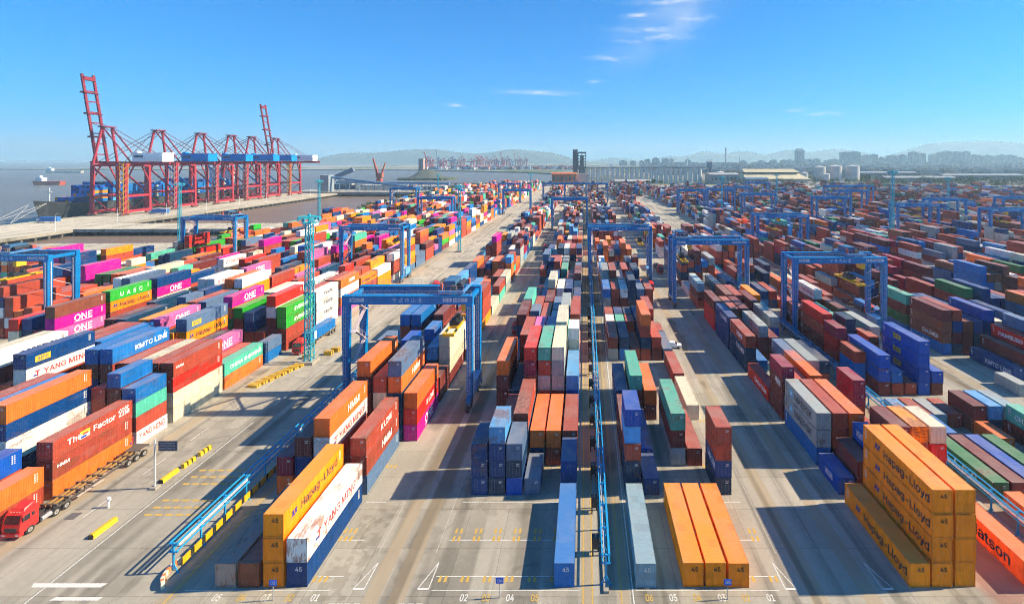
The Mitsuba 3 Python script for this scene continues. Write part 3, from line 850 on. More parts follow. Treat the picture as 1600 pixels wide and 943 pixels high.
def rtg_parts():
    """Local axes: x from the left leg line (0) to the right one (25.4), y 0 (front) to 7.4."""
    S, D, top = 25.4, 7.4, 23.2
    out = []
    leg = MB(BLUE)
    leg.beam((0, 0, 2.6), (0, 0, top - 1.6), 1.0, 1.15, up=(0, 1, 0), w2=1.35, h2=1.5)
    leg.set(tuple(c * .6 for c in BLUE))
    for z in (6.5, 10.5, 14.5, 18.5):
        leg.box(-.70, .70, -.78, .78, z, z + .09)
    leg.set((.5, .52, .54))
    for z in np.arange(3.2, top - 2, .8):
        leg.box(-.2, .2, -.86, -.82, z, z + .06)
    leg.box(-.24, -.19, -.87, -.81, 3, top - 2).box(.19, .24, -.87, -.81, 3, top - 2)
    for x in (0, S):
        for y in (0, D):
            out.append(('leg', leg, (x, y, 0), 'steel'))
    g = MB(BLUE).box(-.7, S + .7, -.55, .55, top - 1.6, top).box(-.7, S + .7, -.75, .75, top, top + .08)
    g.set(tuple(c * .6 for c in BLUE))
    for x in np.arange(1.6, S, 3.15):
        g.box(x, x + .07, -.565, .565, top - 1.61, top + .01)
    g.set(BLUE).box(-.6, S + .6, -.62, .62, top - 1.66, top - 1.58)
    out += [('main_girder', g, (0, y, 0), 'steel') for y in (0, D)]
    r = MB((.42, .42, .42))
    for x in np.arange(-.6, S + .7, 2.2):
        r.tube((x, -.7, top + .08), (x, -.7, top + 1.15), .03, 4)
    for z in (.6, 1.12):
        r.beam((-.6, -.7, top + z), (S + .6, -.7, top + z), .05)
    out += [('handrail', r, (0, 0, 0), 'steel'), ('handrail', r, (0, D + 1.4, 0), 'steel')]
    sb = MB(BLUE).box(-.45, .45, -1.6, D + 1.6, 1.7, 2.7)
    out += [('sill_beam', sb, (x, 0, 0), 'steel') for x in (0, S)]
    tie = MB(BLUE).box(-.35, .35, .5, D - .5, top - 1.2, top - .3)
    out += [('cross_tie', tie, (x, 0, 0), 'steel') for x in (0, S)]
    wh = MB((.035, .035, .035)).tube((-.28, 0, .8), (.28, 0, .8), .8, 14)
    wh.set((.4, .4, .4)).tube((-.3, 0, .8), (.3, 0, .8), .35, 8)
    bg = MB((.12, .13, .15)).box(-.5, .5, -1.3, 1.3, 1.0, 1.75)
    for x in (0, S):
        for y in (-.6, D + .6):
            out.append(('bogie', bg, (x, y, 0), 'steel'))
            for q in (-1.0, 1.0):
                out.append(('wheel', wh, (x, y + q, 0), 'steel'))
    st = MB((.62, .5, .5))
    z, k = 2.7, 0
    while z < top - 3:
        y0, y1 = (1.2, D - 1.6) if k % 2 == 0 else (D - 1.6, 1.2)
        st.beam((.95, y0, z), (.95, y1, z + 3.2), .7, .12)
        st.beam((.6, y0, z + 1.0), (.6, y1, z + 4.2), .05).beam((1.3, y0, z + 1.0), (1.3, y1, z + 4.2), .05)
        st.box(.5, 1.5, y1 - .5 if k % 2 == 0 else y1 - .9, y1 + .9 if k % 2 == 0 else y1 + .5, z + 3.15, z + 3.25)
        z += 3.2
        k += 1
    out.append(('staircase', st, (0, 0, 0), 'steel'))
    ph = MB((.12, .35, .62)).box(-1.1, 1.1, 1.3, D - 1.3, 2.75, 5.2)
    out.append(('power_house', ph, (S, 0, 0), 'steel'))
    lt = MB((.7, .74, .78))
    for q in range(4):
        lt.beam((S - .75, D - .6, 5 + 4 * q), (S - .75, 1, 8 + 4 * q), .1)
    lt.tube((S + .8, .1, 2.7), (S + .8, .1, top - 2), .12, 6)
    out.append(('cable_duct', lt, (0, 0, 0), 'steel'))
    lb = MB((.6, .66, .7))
    for x, w in ((.9, 2.9), (20.0, 1.8), (22.1, 2.9)):
        lb.box(x, x + w, -.575, -.56, top - 1.15, top - .4)
    out.append(('sign_plate', lb, (0, 0, 0), 'print'))
    tx = MB((.03, .08, .3))
    for x, t in ((1.1, 'NBSCT'), (20.15, 'RTG'), (22.3, 'NBSCT')):
        tx.text(text_of(t, .5), [[1, 0, 0, x], [0, 0, -1, -.578], [0, 1, 0, top - 1.02], [0, 0, 0, 1]])
    tx.set((.45, .6, .75))
    cjk(tx, 9.6, -.57, top - 1.3, .95)
    out.append(('lettering', tx, (0, 0, 0), 'print'))
    return out


def rtg_trolley(tx):
    S, D, top = 25.4, 7.4, 23.2
    out = []
    f = MB((.08, .25, .5)).box(tx - 2.6, tx + 2.6, -.3, .3, top + .45, top + .9).box(tx - 2.6, tx + 2.6, D - .3, D + .3, top + .45, top + .9)
    f.box(tx - 2.6, tx - 2.1, .3, D - .3, top + .45, top + .9).box(tx + 2.1, tx + 2.6, .3, D - .3, top + .45, top + .9)
    out.append(('trolley', f, 'steel'))
    h = MB((.05, .13, .24)).box(tx - 2.0, tx + .4, 1.4, D - 1.5, top + .95, top + 2.6)
    h.set((.04, .04, .045)).tube((tx + 1.2, 1.6, top + 1.6), (tx + 1.2, D - 1.6, top + 1.6), .55, 12)
    h.set((.45, .10, .08)).box(tx - 2.5, tx - 2.1, .5, 1.3, top + .95, top + 2.2).box(tx + 1.9, tx + 2.4, D - 2, D - 1, top + .95, top + 2.0)
    h.set((.1, .1, .1)).box(tx - .2, tx + .8, .4, 1.1, top + .95, top + 1.9)
    out.append(('hoist_machinery', h, 'steel'))
    r = MB((.5, .2, .18))
    for x in np.arange(tx - 2.6, tx + 2.7, 1.3):
        for y in (-.4, D + .4):
            r.tube((x, y, top + .9), (x, y, top + 2.0), .035, 4)
    for y in (-.4, D + .4):
        r.beam((tx - 2.6, y, top + 2.0), (tx + 2.6, y, top + 2.0), .05)
    out.append(('railing', r, 'steel'))
    zc = top - 7.4
    c = MB((.75, .45, .03)).box(tx + 1.9, tx + 3.0, .9, 3.4, top - 3.6, top - 1.3)
    out.append(('operator_cabin', c, 'steel'))
    s = MB((.72, .40, .01)).box(tx - 1.1, tx - .75, D / 2 - 6.0, D / 2 + 6.0, zc, zc + .4).box(tx + .75, tx + 1.1, D / 2 - 6.0, D / 2 + 6.0, zc, zc + .4)
    s.box(tx - 1.2, tx + 1.2, D / 2 - 6.1, D / 2 - 5.7, zc - .2, zc + .4).box(tx - 1.2, tx + 1.2, D / 2 + 5.7, D / 2 + 6.1, zc - .2, zc + .4).box(tx - .75, tx + .75, D / 2 - 2, D / 2 + 2, zc, zc + .45)
    out.append(('spreader', s, 'steel'))
    hb = MB((.03, .03, .035)).box(tx - 1.0, tx + 1.0, D / 2 - 1.8, D / 2 + 1.8, zc + .6, zc + 1.3)
    for y in (D / 2 - 1.3, D / 2 + 1.3):
        hb.tube((tx - .5, y, zc + 1.6), (tx + .5, y, zc + 1.6), .5, 10)
    out.append(('head_block', hb, 'steel'))
    cb = MB((.05, .05, .05))
    for x in (tx - .8, tx + .8):
        for y in (D / 2 - 1.4, D / 2 + 1.4):
            cb.tube((x, y, zc + 1.3), (x, y * 1.0, top + .5), .03, 4)
    out.append(('hoist_rope', cb, 'steel'))
    return out


RTG_BASE = [(n, m.ply(b), o) for n, m, o, b in rtg_parts()]
_TR = {}
RTGS = [  # x of the left leg line, front y, trolley, where
    (-49, 95.0, 21.6, 'nearest blue yard gantry crane, astride the left centre block'), (60.4, 132.0, 17.6, 'blue yard gantry crane standing nearest to the right edge of the middle ground'),
    (31.4, 161.0, 3.4, 'blue yard gantry crane over the right centre block, its trolley at the left'), (2.2, 193.0, 21.4, 'blue yard gantry crane just right of the middle rail'),
    (-101.8, 193.0, 21.6, 'blue yard gantry crane behind the teal light mast on the left'), (-182.5, 135.0, 12, 'blue yard gantry crane cut off by the left edge of the picture'),
    (-196, 225.0, 21, 'blue yard gantry crane at the basin edge before the quay cranes'), (-192, 456.0, 20, 'far blue yard gantry crane by the conveyor pier'), (-124, 343.0, 8, 'blue yard gantry crane left of the second teal mast'),
    (-101.8, 545.0, 6, 'far blue yard gantry crane left of the long road end'), (-23.5, 335.0, 20, 'blue yard gantry crane over the block left of the middle rail'), (-49, 545.0, 9, 'farthest gantry crane of the left centre block'),
    (-23.5, 552.0, 14, 'farthest gantry crane left of the middle rail'), (2.2, 545.0, 8, 'farthest gantry crane right of the middle rail'), (88, 234.0, 9, 'blue yard gantry crane with its trolley left, behind the red stacks right of centre'),
    (88, 429.0, 12, 'far blue gantry crane in front of the silos, right end'), (117, 436.0, 8, 'far blue gantry crane right beside the one before the silos'), (132, 380.0, 18, 'blue gantry crane below the cream warehouse'),
    (200, 562.0, 15, 'far blue gantry crane at the foot of the cream warehouse'), (260, 493.0, 8, 'far blue gantry crane in front of the white tanks'), (288, 500.0, 15, 'far blue gantry crane right of the white tanks'),
    (196, 288.0, 12, 'blue gantry crane right of the tall lattice mast'), (248, 330.0, 6, 'blue gantry crane second right of the tall lattice mast'), (231, 262.0, 8, 'blue gantry crane at the right edge of the picture'),
    (312, 343.0, 12, 'far blue gantry crane near the right edge'), (232, 420.0, 14, 'distant blue gantry crane left of the tall lattice mast'), (146, 470.0, 10, 'distant blue gantry crane between warehouse and silos'),
    (174, 345.0, 16, 'distant blue gantry crane over the maroon stacks below the tanks'), (-76, 430.0, 10, 'distant blue gantry crane beside the long straight road')]
for x, y, t, lab in RTGS:
    k = thing('gantry_crane', lab, 'gantry crane', 'blue rubber-tyred yard cranes')
    M = T().translate([x, y, 0])
    for n, p, o in RTG_BASE:
        if y > 300 and n in ('lettering', 'sign_plate', 'cable_duct'):
            continue
        put(n, p, k, M @ T().translate(list(o)))
    if t not in _TR:
        _TR[t] = [(n, m.ply(b)) for n, m, b in rtg_trolley(t)]
    for n, p in _TR[t]:
        put(n, p, k, M)

# ---------------------------------------------------------------- electric busbar lines between the blocks
def busbar(name, label, x, y0, y1, flip, gate=True):
    k = thing(name, label, 'busbar')
    step = 4.1
    post = MB(LB)
    post.box(-.09, .09, -.09, .09, .02, 3.7).beam((-.5, 0, .1), (0, 0, 1.2), .1).beam((.5, 0, .1), (0, 0, 1.2), .1).box(-.55, .55, -.08, .08, 2.5, 2.62).box(-.55, .55, -.08, .08, 3.5, 3.62).box(-.6, .6, -.15, .15, .0, .1)
    pp = post.ply('steel')
    n = int((y1 - y0) / step)
    for i in range(min(n + 1, 60)):
        put('post', pp, k, T().translate([x, y0 + i * step, 0]))
    if n + 1 > 60:
        far = MB(LB)
        for i in range(60, n + 1):
            far.box(x - .09, x + .09, y0 + i * step - .09, y0 + i * step + .09, 0, 3.7)
        labels[put('far_posts', far, k, bsdf='steel')] = {'kind': 'stuff'}
    for dx, z, col, w in ((-.45, 3.56, LB, .16), (.45, 3.56, LB, .16), (-.4, 2.56, LB, .14), (.4, 2.56, LB, .14)):
        put('rail', MB(col).box(x + dx - w / 2, x + dx + w / 2, y0, y1, z, z + .16), k, bsdf='steel')
    m = MB((.68, .70, .72))
    for q, zz in enumerate((3.28, 3.05, 2.82)):
        m.box(x + flip * .16 - .04, x + flip * .16 + .04, y0 + .6, y1, zz, zz + .07)
    put('conductor_rail', m, k, bsdf='steel')
    put('kerb', MB((.33, .30, .24)).box(x - .32, x + .32, y0 - 1.2, y1, 0, .3), k, bsdf='facade')
    return k


k = busbar('busbar_line', 'light blue busbar line with yellow blocks beside the left road', -51.0, 57.2, 400, 1)
blk = MB((.72, .40, .01)).box(.42, .56, 0, 1.15, .35, 1.25).ply('steel')
dk = MB((.03, .03, .03)).box(.42, .5, 0, .5, .35, 1.2).ply('steel')
for i in range(60):
    put('guard_block', blk, k, T().translate([-51.0, 57.9 + i * 1.75, 0]))
    put('gap_plate', dk, k, T().translate([-51.0, 57.9 + 1.2 + i * 1.75, 0]))
busbar('busbar_line', 'light blue busbar line running straight away down the middle of the yard', 2.6, 55.6, 560, -1)
busbar('busbar_line', 'blue busbar line between the two right-hand container blocks', 58.7, 46.0, 480, -1)
for j, y in enumerate([59.5 + 7.1 * i for i in range(14)]):
    m = MB((.03, .03, .035)).box(1.0, 1.9, y, y + .9, .9, 2.3).box(1.9, 2.5, y + .3, y + .6, 1.4, 1.6)
    m.box(1.0, 1.2, y, y + .2, 0, .9).box(1.7, 1.9, y + .7, y + .9, 0, .9)
    tag(put('switch_box', m, bsdf='steel'), f'{ORD[j + 1]} black switch box from the camera beside the middle busbar', 'switch box', 'black boxes along the middle busbar')
# striped guard hoop at the near end of the left busbar
hoop = thing('guard_hoop', 'curved guard kerb with red and white stripes at the near end of the left busbar', 'guard rail')
for i in range(9):
    a0, a1 = math.radians(150 + i * 11), math.radians(150 + (i + 1) * 11)
    P = lambda a: (-49.6 + 3.2 * math.cos(a) * .55, 57.2 + 2.4 * math.sin(a), .42)
    put('segment', MB((.6, .22, .08) if i % 2 else (.72, .66, .5)).beam(P(a0), P(a1), .34, .84), hoop, bsdf='steel')
hoop = None

# ---------------------------------------------------------------- light masts
def mast(x, y, h, label, w=1.35):
    k = thing('light_mast', label, 'light mast', 'lattice light masts of the yard')
    TE = lin('34C4D6', .75)
    b = MB((.34, .31, .26)).box(-1.7, 1.7, -1.7, 1.7, 0, .7)
    put('base', b, k, T().translate([x, y, 0]), 'facade')
    m = MB(TE)
    for sx in (-1, 1):
        for sy in (-1, 1):
            m.beam((sx * w / 2, sy * w / 2, .7), (sx * w / 2 * .8, sy * w / 2 * .8, h - 2.4), .2)
    z, i = .7, 0
    while z < h - 3.4:
        t0, t1 = 1 - .2 * z / h, 1 - .2 * (z + 1.5) / h
        a, c = w / 2 * t0, w / 2 * t1
        s = 1 if i % 2 else -1
        for q in (-1, 1):
            m.beam((-s * a, q * a, z), (s * c, q * c, z + 1.5), .11).beam((q * a, s * a, z), (q * c, -s * c, z + 1.5), .11)
            m.beam((-a, q * a, z), (a, q * a, z), .09).beam((q * a, -a, z), (q * a, a, z), .09)
        z += 1.5
        i += 1
    put('lattice_mast', m, k, T().translate([x, y, 0]), 'steel')
    c = MB(TE)
    for zz, r in ((h - 2.2, 2.3), (h - .7, 2.5)):
        for i in range(8):
            a0, a1 = i * math.pi / 4, (i + 1) * math.pi / 4
            c.beam((r * math.cos(a0), r * math.sin(a0), zz), (r * math.cos(a1), r * math.sin(a1), zz), .14)
            c.beam((.3 * math.cos(a0), .3 * math.sin(a0), zz), (r * math.cos(a0), r * math.sin(a0), zz), .1)
    for i in range(8):
        a0 = i * math.pi / 4
        c.beam((2.3 * math.cos(a0), 2.3 * math.sin(a0), h - 2.2), (2.5 * math.cos(a0), 2.5 * math.sin(a0), h - .7), .08)
    c.tube((0, 0, h - 2.6), (0, 0, h), .35, 8)
    hd = put('lamp_platform', c, k, T().translate([x, y, 0]), 'steel')
    lm = MB(lin('4FB8CC', .7)).box(-.4, .4, -.15, .25, -.4, .4).ply('steel')
    for i in range(8):
        put('floodlight', lm, hd, T().translate([x, y, h - 1.3]).rotate([0, 0, 1], i * 45).translate([0, 2.45, 0]))


mast(-69.4, 116.3, 37.5, 'nearest teal lattice light mast, standing on the left road by yellow blocks', 1.55)
mast(-69.4, 256, 37.5, 'second teal lattice mast on the left road, farther back')
mast(182, 272, 45, 'tall teal lattice mast on the right, over the far container rows', 1.6)
mast(-265 + 12, 288, 37, 'blue lattice mast at the basin edge in front of the quay cranes')
mast(-190, 330, 37, 'slim blue mast by the basin, left of the conveyor pier')
mast(-56, 480, 37, 'distant teal mast left of the long straight road end')
mast(118, 395, 37, 'distant teal mast before the cream warehouse')
mast(190, 455, 37, 'distant teal mast before the white tanks')
mast(300, 380, 37, 'distant teal mast near the tree belt on the right')
mast(-165, 520, 35, 'distant blue mast by the conveyor pier, right end')

# yellow counterweight blocks under the near mast
for i in range(8):
    m = MB((.62, .36, .03)).box(-1.15, 1.15, 0, 1.2, 0, .55).set((.04, .04, .04)).box(-1.16, 1.16, .42, .6, .05, .551)
    x, y = -74.6 + i * .52, 103.5 + i * 1.45
    k = put('barrier_block', m, M=T().translate([x, y, 0]).rotate([0, 0, 1], -8), bsdf='steel')
    tag(k, f'{ORD[i + 1]} yellow striped concrete block from the camera, in the row before the near mast', 'barrier block', 'yellow blocks by the near mast')
for i, (x, y) in enumerate(((-67.2, 120.5), (-66.4, 122.5), (-71.4, 118.2))):
    m = MB((.62, .36, .03)).box(-1, 1, 0, 1.2, 0, 1.0).set((.04, .04, .04)).box(-1.01, 1.01, .4, .7, .05, 1.001)
    k = put('barrier_block', m, M=T().translate([x, y, 0]), bsdf='steel')
    tag(k, f'{ORD[i + 1]} yellow block behind the base of the near light mast', 'barrier block', 'yellow blocks behind the near mast')

# ---------------------------------------------------------------- left road furniture
k = thing('road_sign', 'dark blue direction sign on a grey pole beside the left road', 'road sign')
put('pole', MB((.5, .5, .48)).tube((-67.0, 71.9, 0), (-67.0, 71.9, 7.6), .13, 8).beam((-67.0, 71.9, 6.9), (-63.8, 71.9, 6.9), .12), k, bsdf='steel')
put('sign_board', MB((.03, .05, .09)).box(-66.3, -63.4, 71.7, 71.8, 5.9, 7.4), k, bsdf='steel')
m = MB((.35, .38, .42))
for z in (6.25, 6.7, 7.1):
    m.box(-66.1, -63.7, 71.68, 71.695, z, z + .09)
put('lettering', m, k, bsdf='print')
put('footing', MB((.35, .32, .27)).box(-67.5, -66.5, 71.4, 72.4, 0, .3), k, bsdf='facade')
for i, (x, y, L, lab) in enumerate(((-66.6, 62.2, 3.2, 'long yellow block lying nearest the camera on the left road line'), (-67.0, 72.9, 2.9, 'long yellow block at the foot of the direction sign'),)):
    m = MB((.74, .46, .02)).hexa([[-.35, 0, 0], [.35, 0, 0], [.35, L, 0], [-.35, L, 0], [-.22, .05, .62], [.22, .05, .62], [.22, L - .05, .62], [-.22, L - .05, .62]])
    m.set((.04, .03, .03)).box(-.36, .36, -.05, .0, 0, .5)
    tag(put('road_barrier', m, M=T().translate([x, y, 0]).rotate([0, 0, 1], -2), bsdf='steel'), lab, 'road barrier')
for i in range(6):
    m = MB((.74, .46, .02)).hexa([[-.3, 0, 0], [.3, 0, 0], [.3, .62, 0], [-.3, .62, 0], [-.2, .05, .7], [.2, .05, .7], [.2, .57, .7], [-.2, .57, .7]])
    m.set((.05, .04, .03)).box(-.2, .2, .62, .78, 0, .5)
    tag(put('bollard_block', m, M=T().translate([-66.6 + .05 * i, 76.4 + .8 * i + (i > 2) * .7, 0]), bsdf='steel'), f'{ORD[i + 1]} small yellow block from the camera in the chain beyond the direction sign', 'bollard', 'chain of small yellow blocks')
k = thing('hydrant', 'small white standpipe on the left road line', 'hydrant')
put('pipe', MB((.7, .7, .68)).tube((-70.1, 67.9, 0), (-70.1, 67.9, 1.3), .14, 8), k, bsdf='steel')
put('head', MB((.72, .72, .7)).tube((-70.3, 67.9, 1.15), (-69.8, 67.9, 1.15), .13, 8).tube((-70.1, 67.9, 1.3), (-70.1, 67.9, 1.5), .2, 8), k, bsdf='steel')
tag(put('drain_cover', MB((.12, .12, .12)).box(-74.2, -72.8, 65.6, 66.9, .004, .02).set((.42, .38, .3)).box(-74.5, -72.5, 66.9, 67.1, .004, .03), bsdf='steel'), 'dark drain cover in the road right of the empty trailer', 'drain cover')
# blue slot signs and black-yellow posts at the front edge
for i, (x, y, wh) in enumerate(((-36.2, 53.6, 'left'), (-9.9, 53.9, 'middle'), (16.7, 53.7, 'right'))):
    k = thing('slot_sign', f'small blue slot sign on a thin post before the {wh} front containers', 'sign', 'small blue slot signs')
    put('post', MB((.3, .32, .35)).tube((x, y, 0), (x, y, 2.0), .05, 6), k, bsdf='steel')
    put('sign_board', MB((.02, .10, .55)).box(x - .45, x + .45, y - .06, y - .02, 1.7, 2.4), k, bsdf='steel')
    put('lettering', MB((.6, .65, .75)).text(text_of('0%d' % (3 + i), .36), [[1, 0, 0, x - .3], [0, 0, -1, y - .063], [0, 1, 0, 1.88], [0, 0, 0, 1]]), k, bsdf='print')
for i, (x, n) in enumerate(((11.0, 3), (15.6, 3), (-38.6, 3))):
    for j in range(n):
        m = MB((.74, .50, .02)).tube((x + j * 1.05, 51.7, 0), (x + j * 1.05, 51.7, 1.15), .22, 10).set((.04, .04, .04)).tube((x + j * 1.05, 51.7, .45), (x + j * 1.05, 51.7, .7), .228, 10)
        tag(put('bollard', m, bsdf='steel'), f'{ORD[j + 1]} yellow and black bollard from left in the {("middle", "right", "left")[i]} set at the bottom edge', 'bollard', 'yellow bollards at the bottom edge')
    put_m = MB((.04, .04, .04)).box(x - .2, x + 2.3, 51.95, 52.1, .3, .85)
    tag(put('bumper_board', put_m, bsdf='steel'), f'black board behind the {("middle", "right", "left")[i]} set of yellow bollards', 'bumper board')


# ---------------------------------------------------------------- tractor trucks
def truck(x, y, label, n_tr=3, L=17.0):
    """Cab towards -y; x is the left side of a 2.5 m wide vehicle."""
    RD = (.62, .03, .03)
    k = thing('tractor_truck', label, 'truck', 'red port tractors')
    M = T().translate([x, y, 0])
    prof = [(0.12, .75), (0.0, 1.4), (.10, 2.0), (.42, 3.05), (.75, 3.3), (2.2, 3.42), (2.25, .95), (1.95, .75)]
    import shapely
    cab = trimesh.creation.extrude_polygon(shapely.Polygon(prof), 2.42, engine='earcut')
    v = np.asarray(cab.vertices)
    v = np.stack([v[:, 2] + .04, v[:, 0], v[:, 1]], -1)
    m = MB(RD).add(v, cab.faces)
    m.hexa([[.35, .75, 3.3], [2.15, .75, 3.3], [2.2, 2.15, 3.42], [.3, 2.15, 3.42], [.5, 1.0, 3.62], [2.0, 1.0, 3.62], [2.1, 2.1, 3.95], [.4, 2.1, 3.95]])
    put('cab', m, k, M, 'steel')
    put('windscreen', MB().add([[.22, .085, 2.06], [2.28, .085, 2.06], [2.2, .385, 3.0], [.3, .385, 3.0]], [[0, 1, 2, 3]]), k, M, 'dark_glass')
    put('side_window', MB().box(2.455, 2.475, .55, 1.2, 2.1, 2.85), k, M, 'dark_glass')
    put('side_window', MB().box(2.455, 2.475, 1.4, 1.75, 2.3, 2.75), k, M, 'dark_glass')
    put('side_window', MB().box(.025, .045, .55, 1.2, 2.1, 2.85), k, M, 'dark_glass')
    put('grille', MB((.05, .05, .05)).box(.45, 2.05, -.03, .06, 1.05, 1.6), k, M, 'steel')
    put('bumper', MB(RD).box(.02, 2.48, -.05, .5, .4, .85), k, M, 'steel')
    for q in (.12, 1.95):
        put('headlight', MB((.7, .7, .68)).box(q, q + .42, -.065, -.04, .55, .75), k, M, 'steel')
    for q in (-.12, 2.5):
        put('mirror', MB((.05, .05, .05)).box(q, q + .12, .3, .4, 2.2, 2.8), k, M, 'steel')
    for q in range(4):
        put('marker_lamp', MB((.75, .6, .4)).box(.55 + q * .4, .7 + q * .4, .55, .62, 3.3, 3.4), k, M, 'steel')
    put('chassis', MB((.05, .05, .055)).box(.75, .95, .4, 6.6, .8, 1.05).box(1.55, 1.75, .4, 6.6, .8, 1.05).box(.3, 2.2, 2.6, 3.4, .55, 1.2).box(.8, 1.7, 4.6, 5.6, 1.05, 1.25), k, M, 'steel')
    put('fuel_tank', MB((.35, .36, .37)).tube((2.15, 2.7, .75), (2.15, 3.9, .75), .32, 10), k, M, 'steel')
    t = MB((.34, .20, .06)).box(.75, .95, 4.3, L, 1.25, 1.5).box(1.55, 1.75, 4.3, L, 1.25, 1.5)
    for y2 in np.arange(4.4, L, 1.55):
        t.set((.10, .09, .08)).box(.03, 2.47, y2, y2 + .22, 1.28, 1.55)
    t.box(.03, 2.47, L - 2.2, L, 1.5, 1.56).box(.02, .12, 4.6, L - 4, 1.05, 1.2).box(2.38, 2.48, 4.6, L - 4, 1.05, 1.2)
    for y2 in (7.5, 8.6):
        t.box(.5, .7, y2, y2 + .2, .2, 1.3).box(1.8, 2.0, y2, y2 + .2, .2, 1.3)
    t.set((.5, .45, .4)).box(2.1, 2.45, 7.2, 11.0, .55, .62)
    put('trailer', t, k, M, 'steel')
    w = MB((.03, .03, .032)).tube((-.16, 0, 0), (.16, 0, 0), .52, 16).set((.33, .31, .29)).tube((-.18, 0, 0), (.18, 0, 0), .30, 10).set((.14, .13, .12)).tube((-.21, 0, 0), (.21, 0, 0), .12, 8).ply('steel')
    for yy in (1.25, 4.4, 5.7) + tuple(L - .9 - 1.35 * i for i in range(n_tr)):
        for xx in (.2, 2.3):
            put('wheel', w, k, M @ T().translate([xx, yy, .52]))
    return k


truck(-78.5, 62.0, 'red tractor with an empty skeletal trailer beside the bottom left containers', 3, 18.6)
truck(-76.6, 120.6, 'red tractor with a blue container left of the near light mast', 3, 17.5)
stackc = dict(x=-76.5, y=124.9, z=1.56, L=12.19, h=2.6, col=C['B'], seed=.1, text='', code='B')
k = thing('trailer_container', 'bright blue container with a pale end riding on the trailer behind the teal mast', 'shipping container')
for n, pm_ in (('frame', 'frame'), ('side_wall', 'side_wall'), ('side_wall', 'side_wall_left'), ('roof', 'roof'), ('front_wall', 'end_wall'), ('back_wall', 'back_wall')):
    put(n, part_mesh(pm_, 12.19, 2.59, C['B'], .1), k, T().translate([-76.5, 124.9, 1.56]))
put('label_strip', MB((.7, .72, .75)).box(-74.07, -74.058, 126.5, 127.6, 1.9, 4.0), k, bsdf='print')
truck(-20.9, 133.0, 'red tractor with a yellow trailer under the near gantry crane right leg', 3, 15.5)
truck(29.5, 330.0, 'distant red tractor on the road right of the middle', 3, 15.5)
truck(-59.0, 178.0, 'red tractor with an empty trailer on the left road beyond the near light mast', 3, 15.5)
truck(33.0, 206.0, 'red tractor on the right road behind the second gantry crane', 3, 15.5)
truck(92.5, 150.0, 'red tractor in the lane beside the right-hand gantry crane', 3, 15.5)
truck(-22.8, 255.0, 'distant red tractor on the road left of the middle rail', 3, 15.5)
truck(24.5, 178.0, 'red tractor in the shaded lane below the gantry crane right of the middle rail', 3, 15.5)
truck(-57.5, 300.0, 'distant red tractor on the long left road', 3, 15.5)
# a white pick-up in the right road
k = thing('pickup_car', 'small white car parked in the gap of shade on the right road', 'car')
m = MB((.74, .74, .73)).hexa([[0, 0, .35], [1.8, 0, .35], [1.8, 4.4, .35], [0, 4.4, .35], [.05, .1, .95], [1.75, .1, .95], [1.75, 4.3, .95], [.05, 4.3, .95]])
m.hexa([[.08, 1.1, .95], [1.72, 1.1, .95], [1.72, 3.8, .95], [.08, 3.8, .95], [.25, 1.8, 1.5], [1.55, 1.8, 1.5], [1.55, 3.2, 1.5], [.25, 3.2, 1.5]])
M = T().translate([26.3, 124.5, 0]).rotate([0, 0, 1], 80)
put('body', m, k, M, 'steel')
put('windscreen', MB().add([[.15, 1.2, 1.0], [1.65, 1.2, 1.0], [1.5, 1.74, 1.46], [.3, 1.74, 1.46]], [[0, 1, 2, 3]]), k, M @ T().translate([0, -.03, .02]), 'dark_glass')
for yy in (.9, 3.5):
    for xx in (.1, 1.7):
        put('wheel', MB((.03, .03, .03)).tube((xx - .1, yy, .33), (xx + .1, yy, .33), .33, 12), k, M, 'steel')


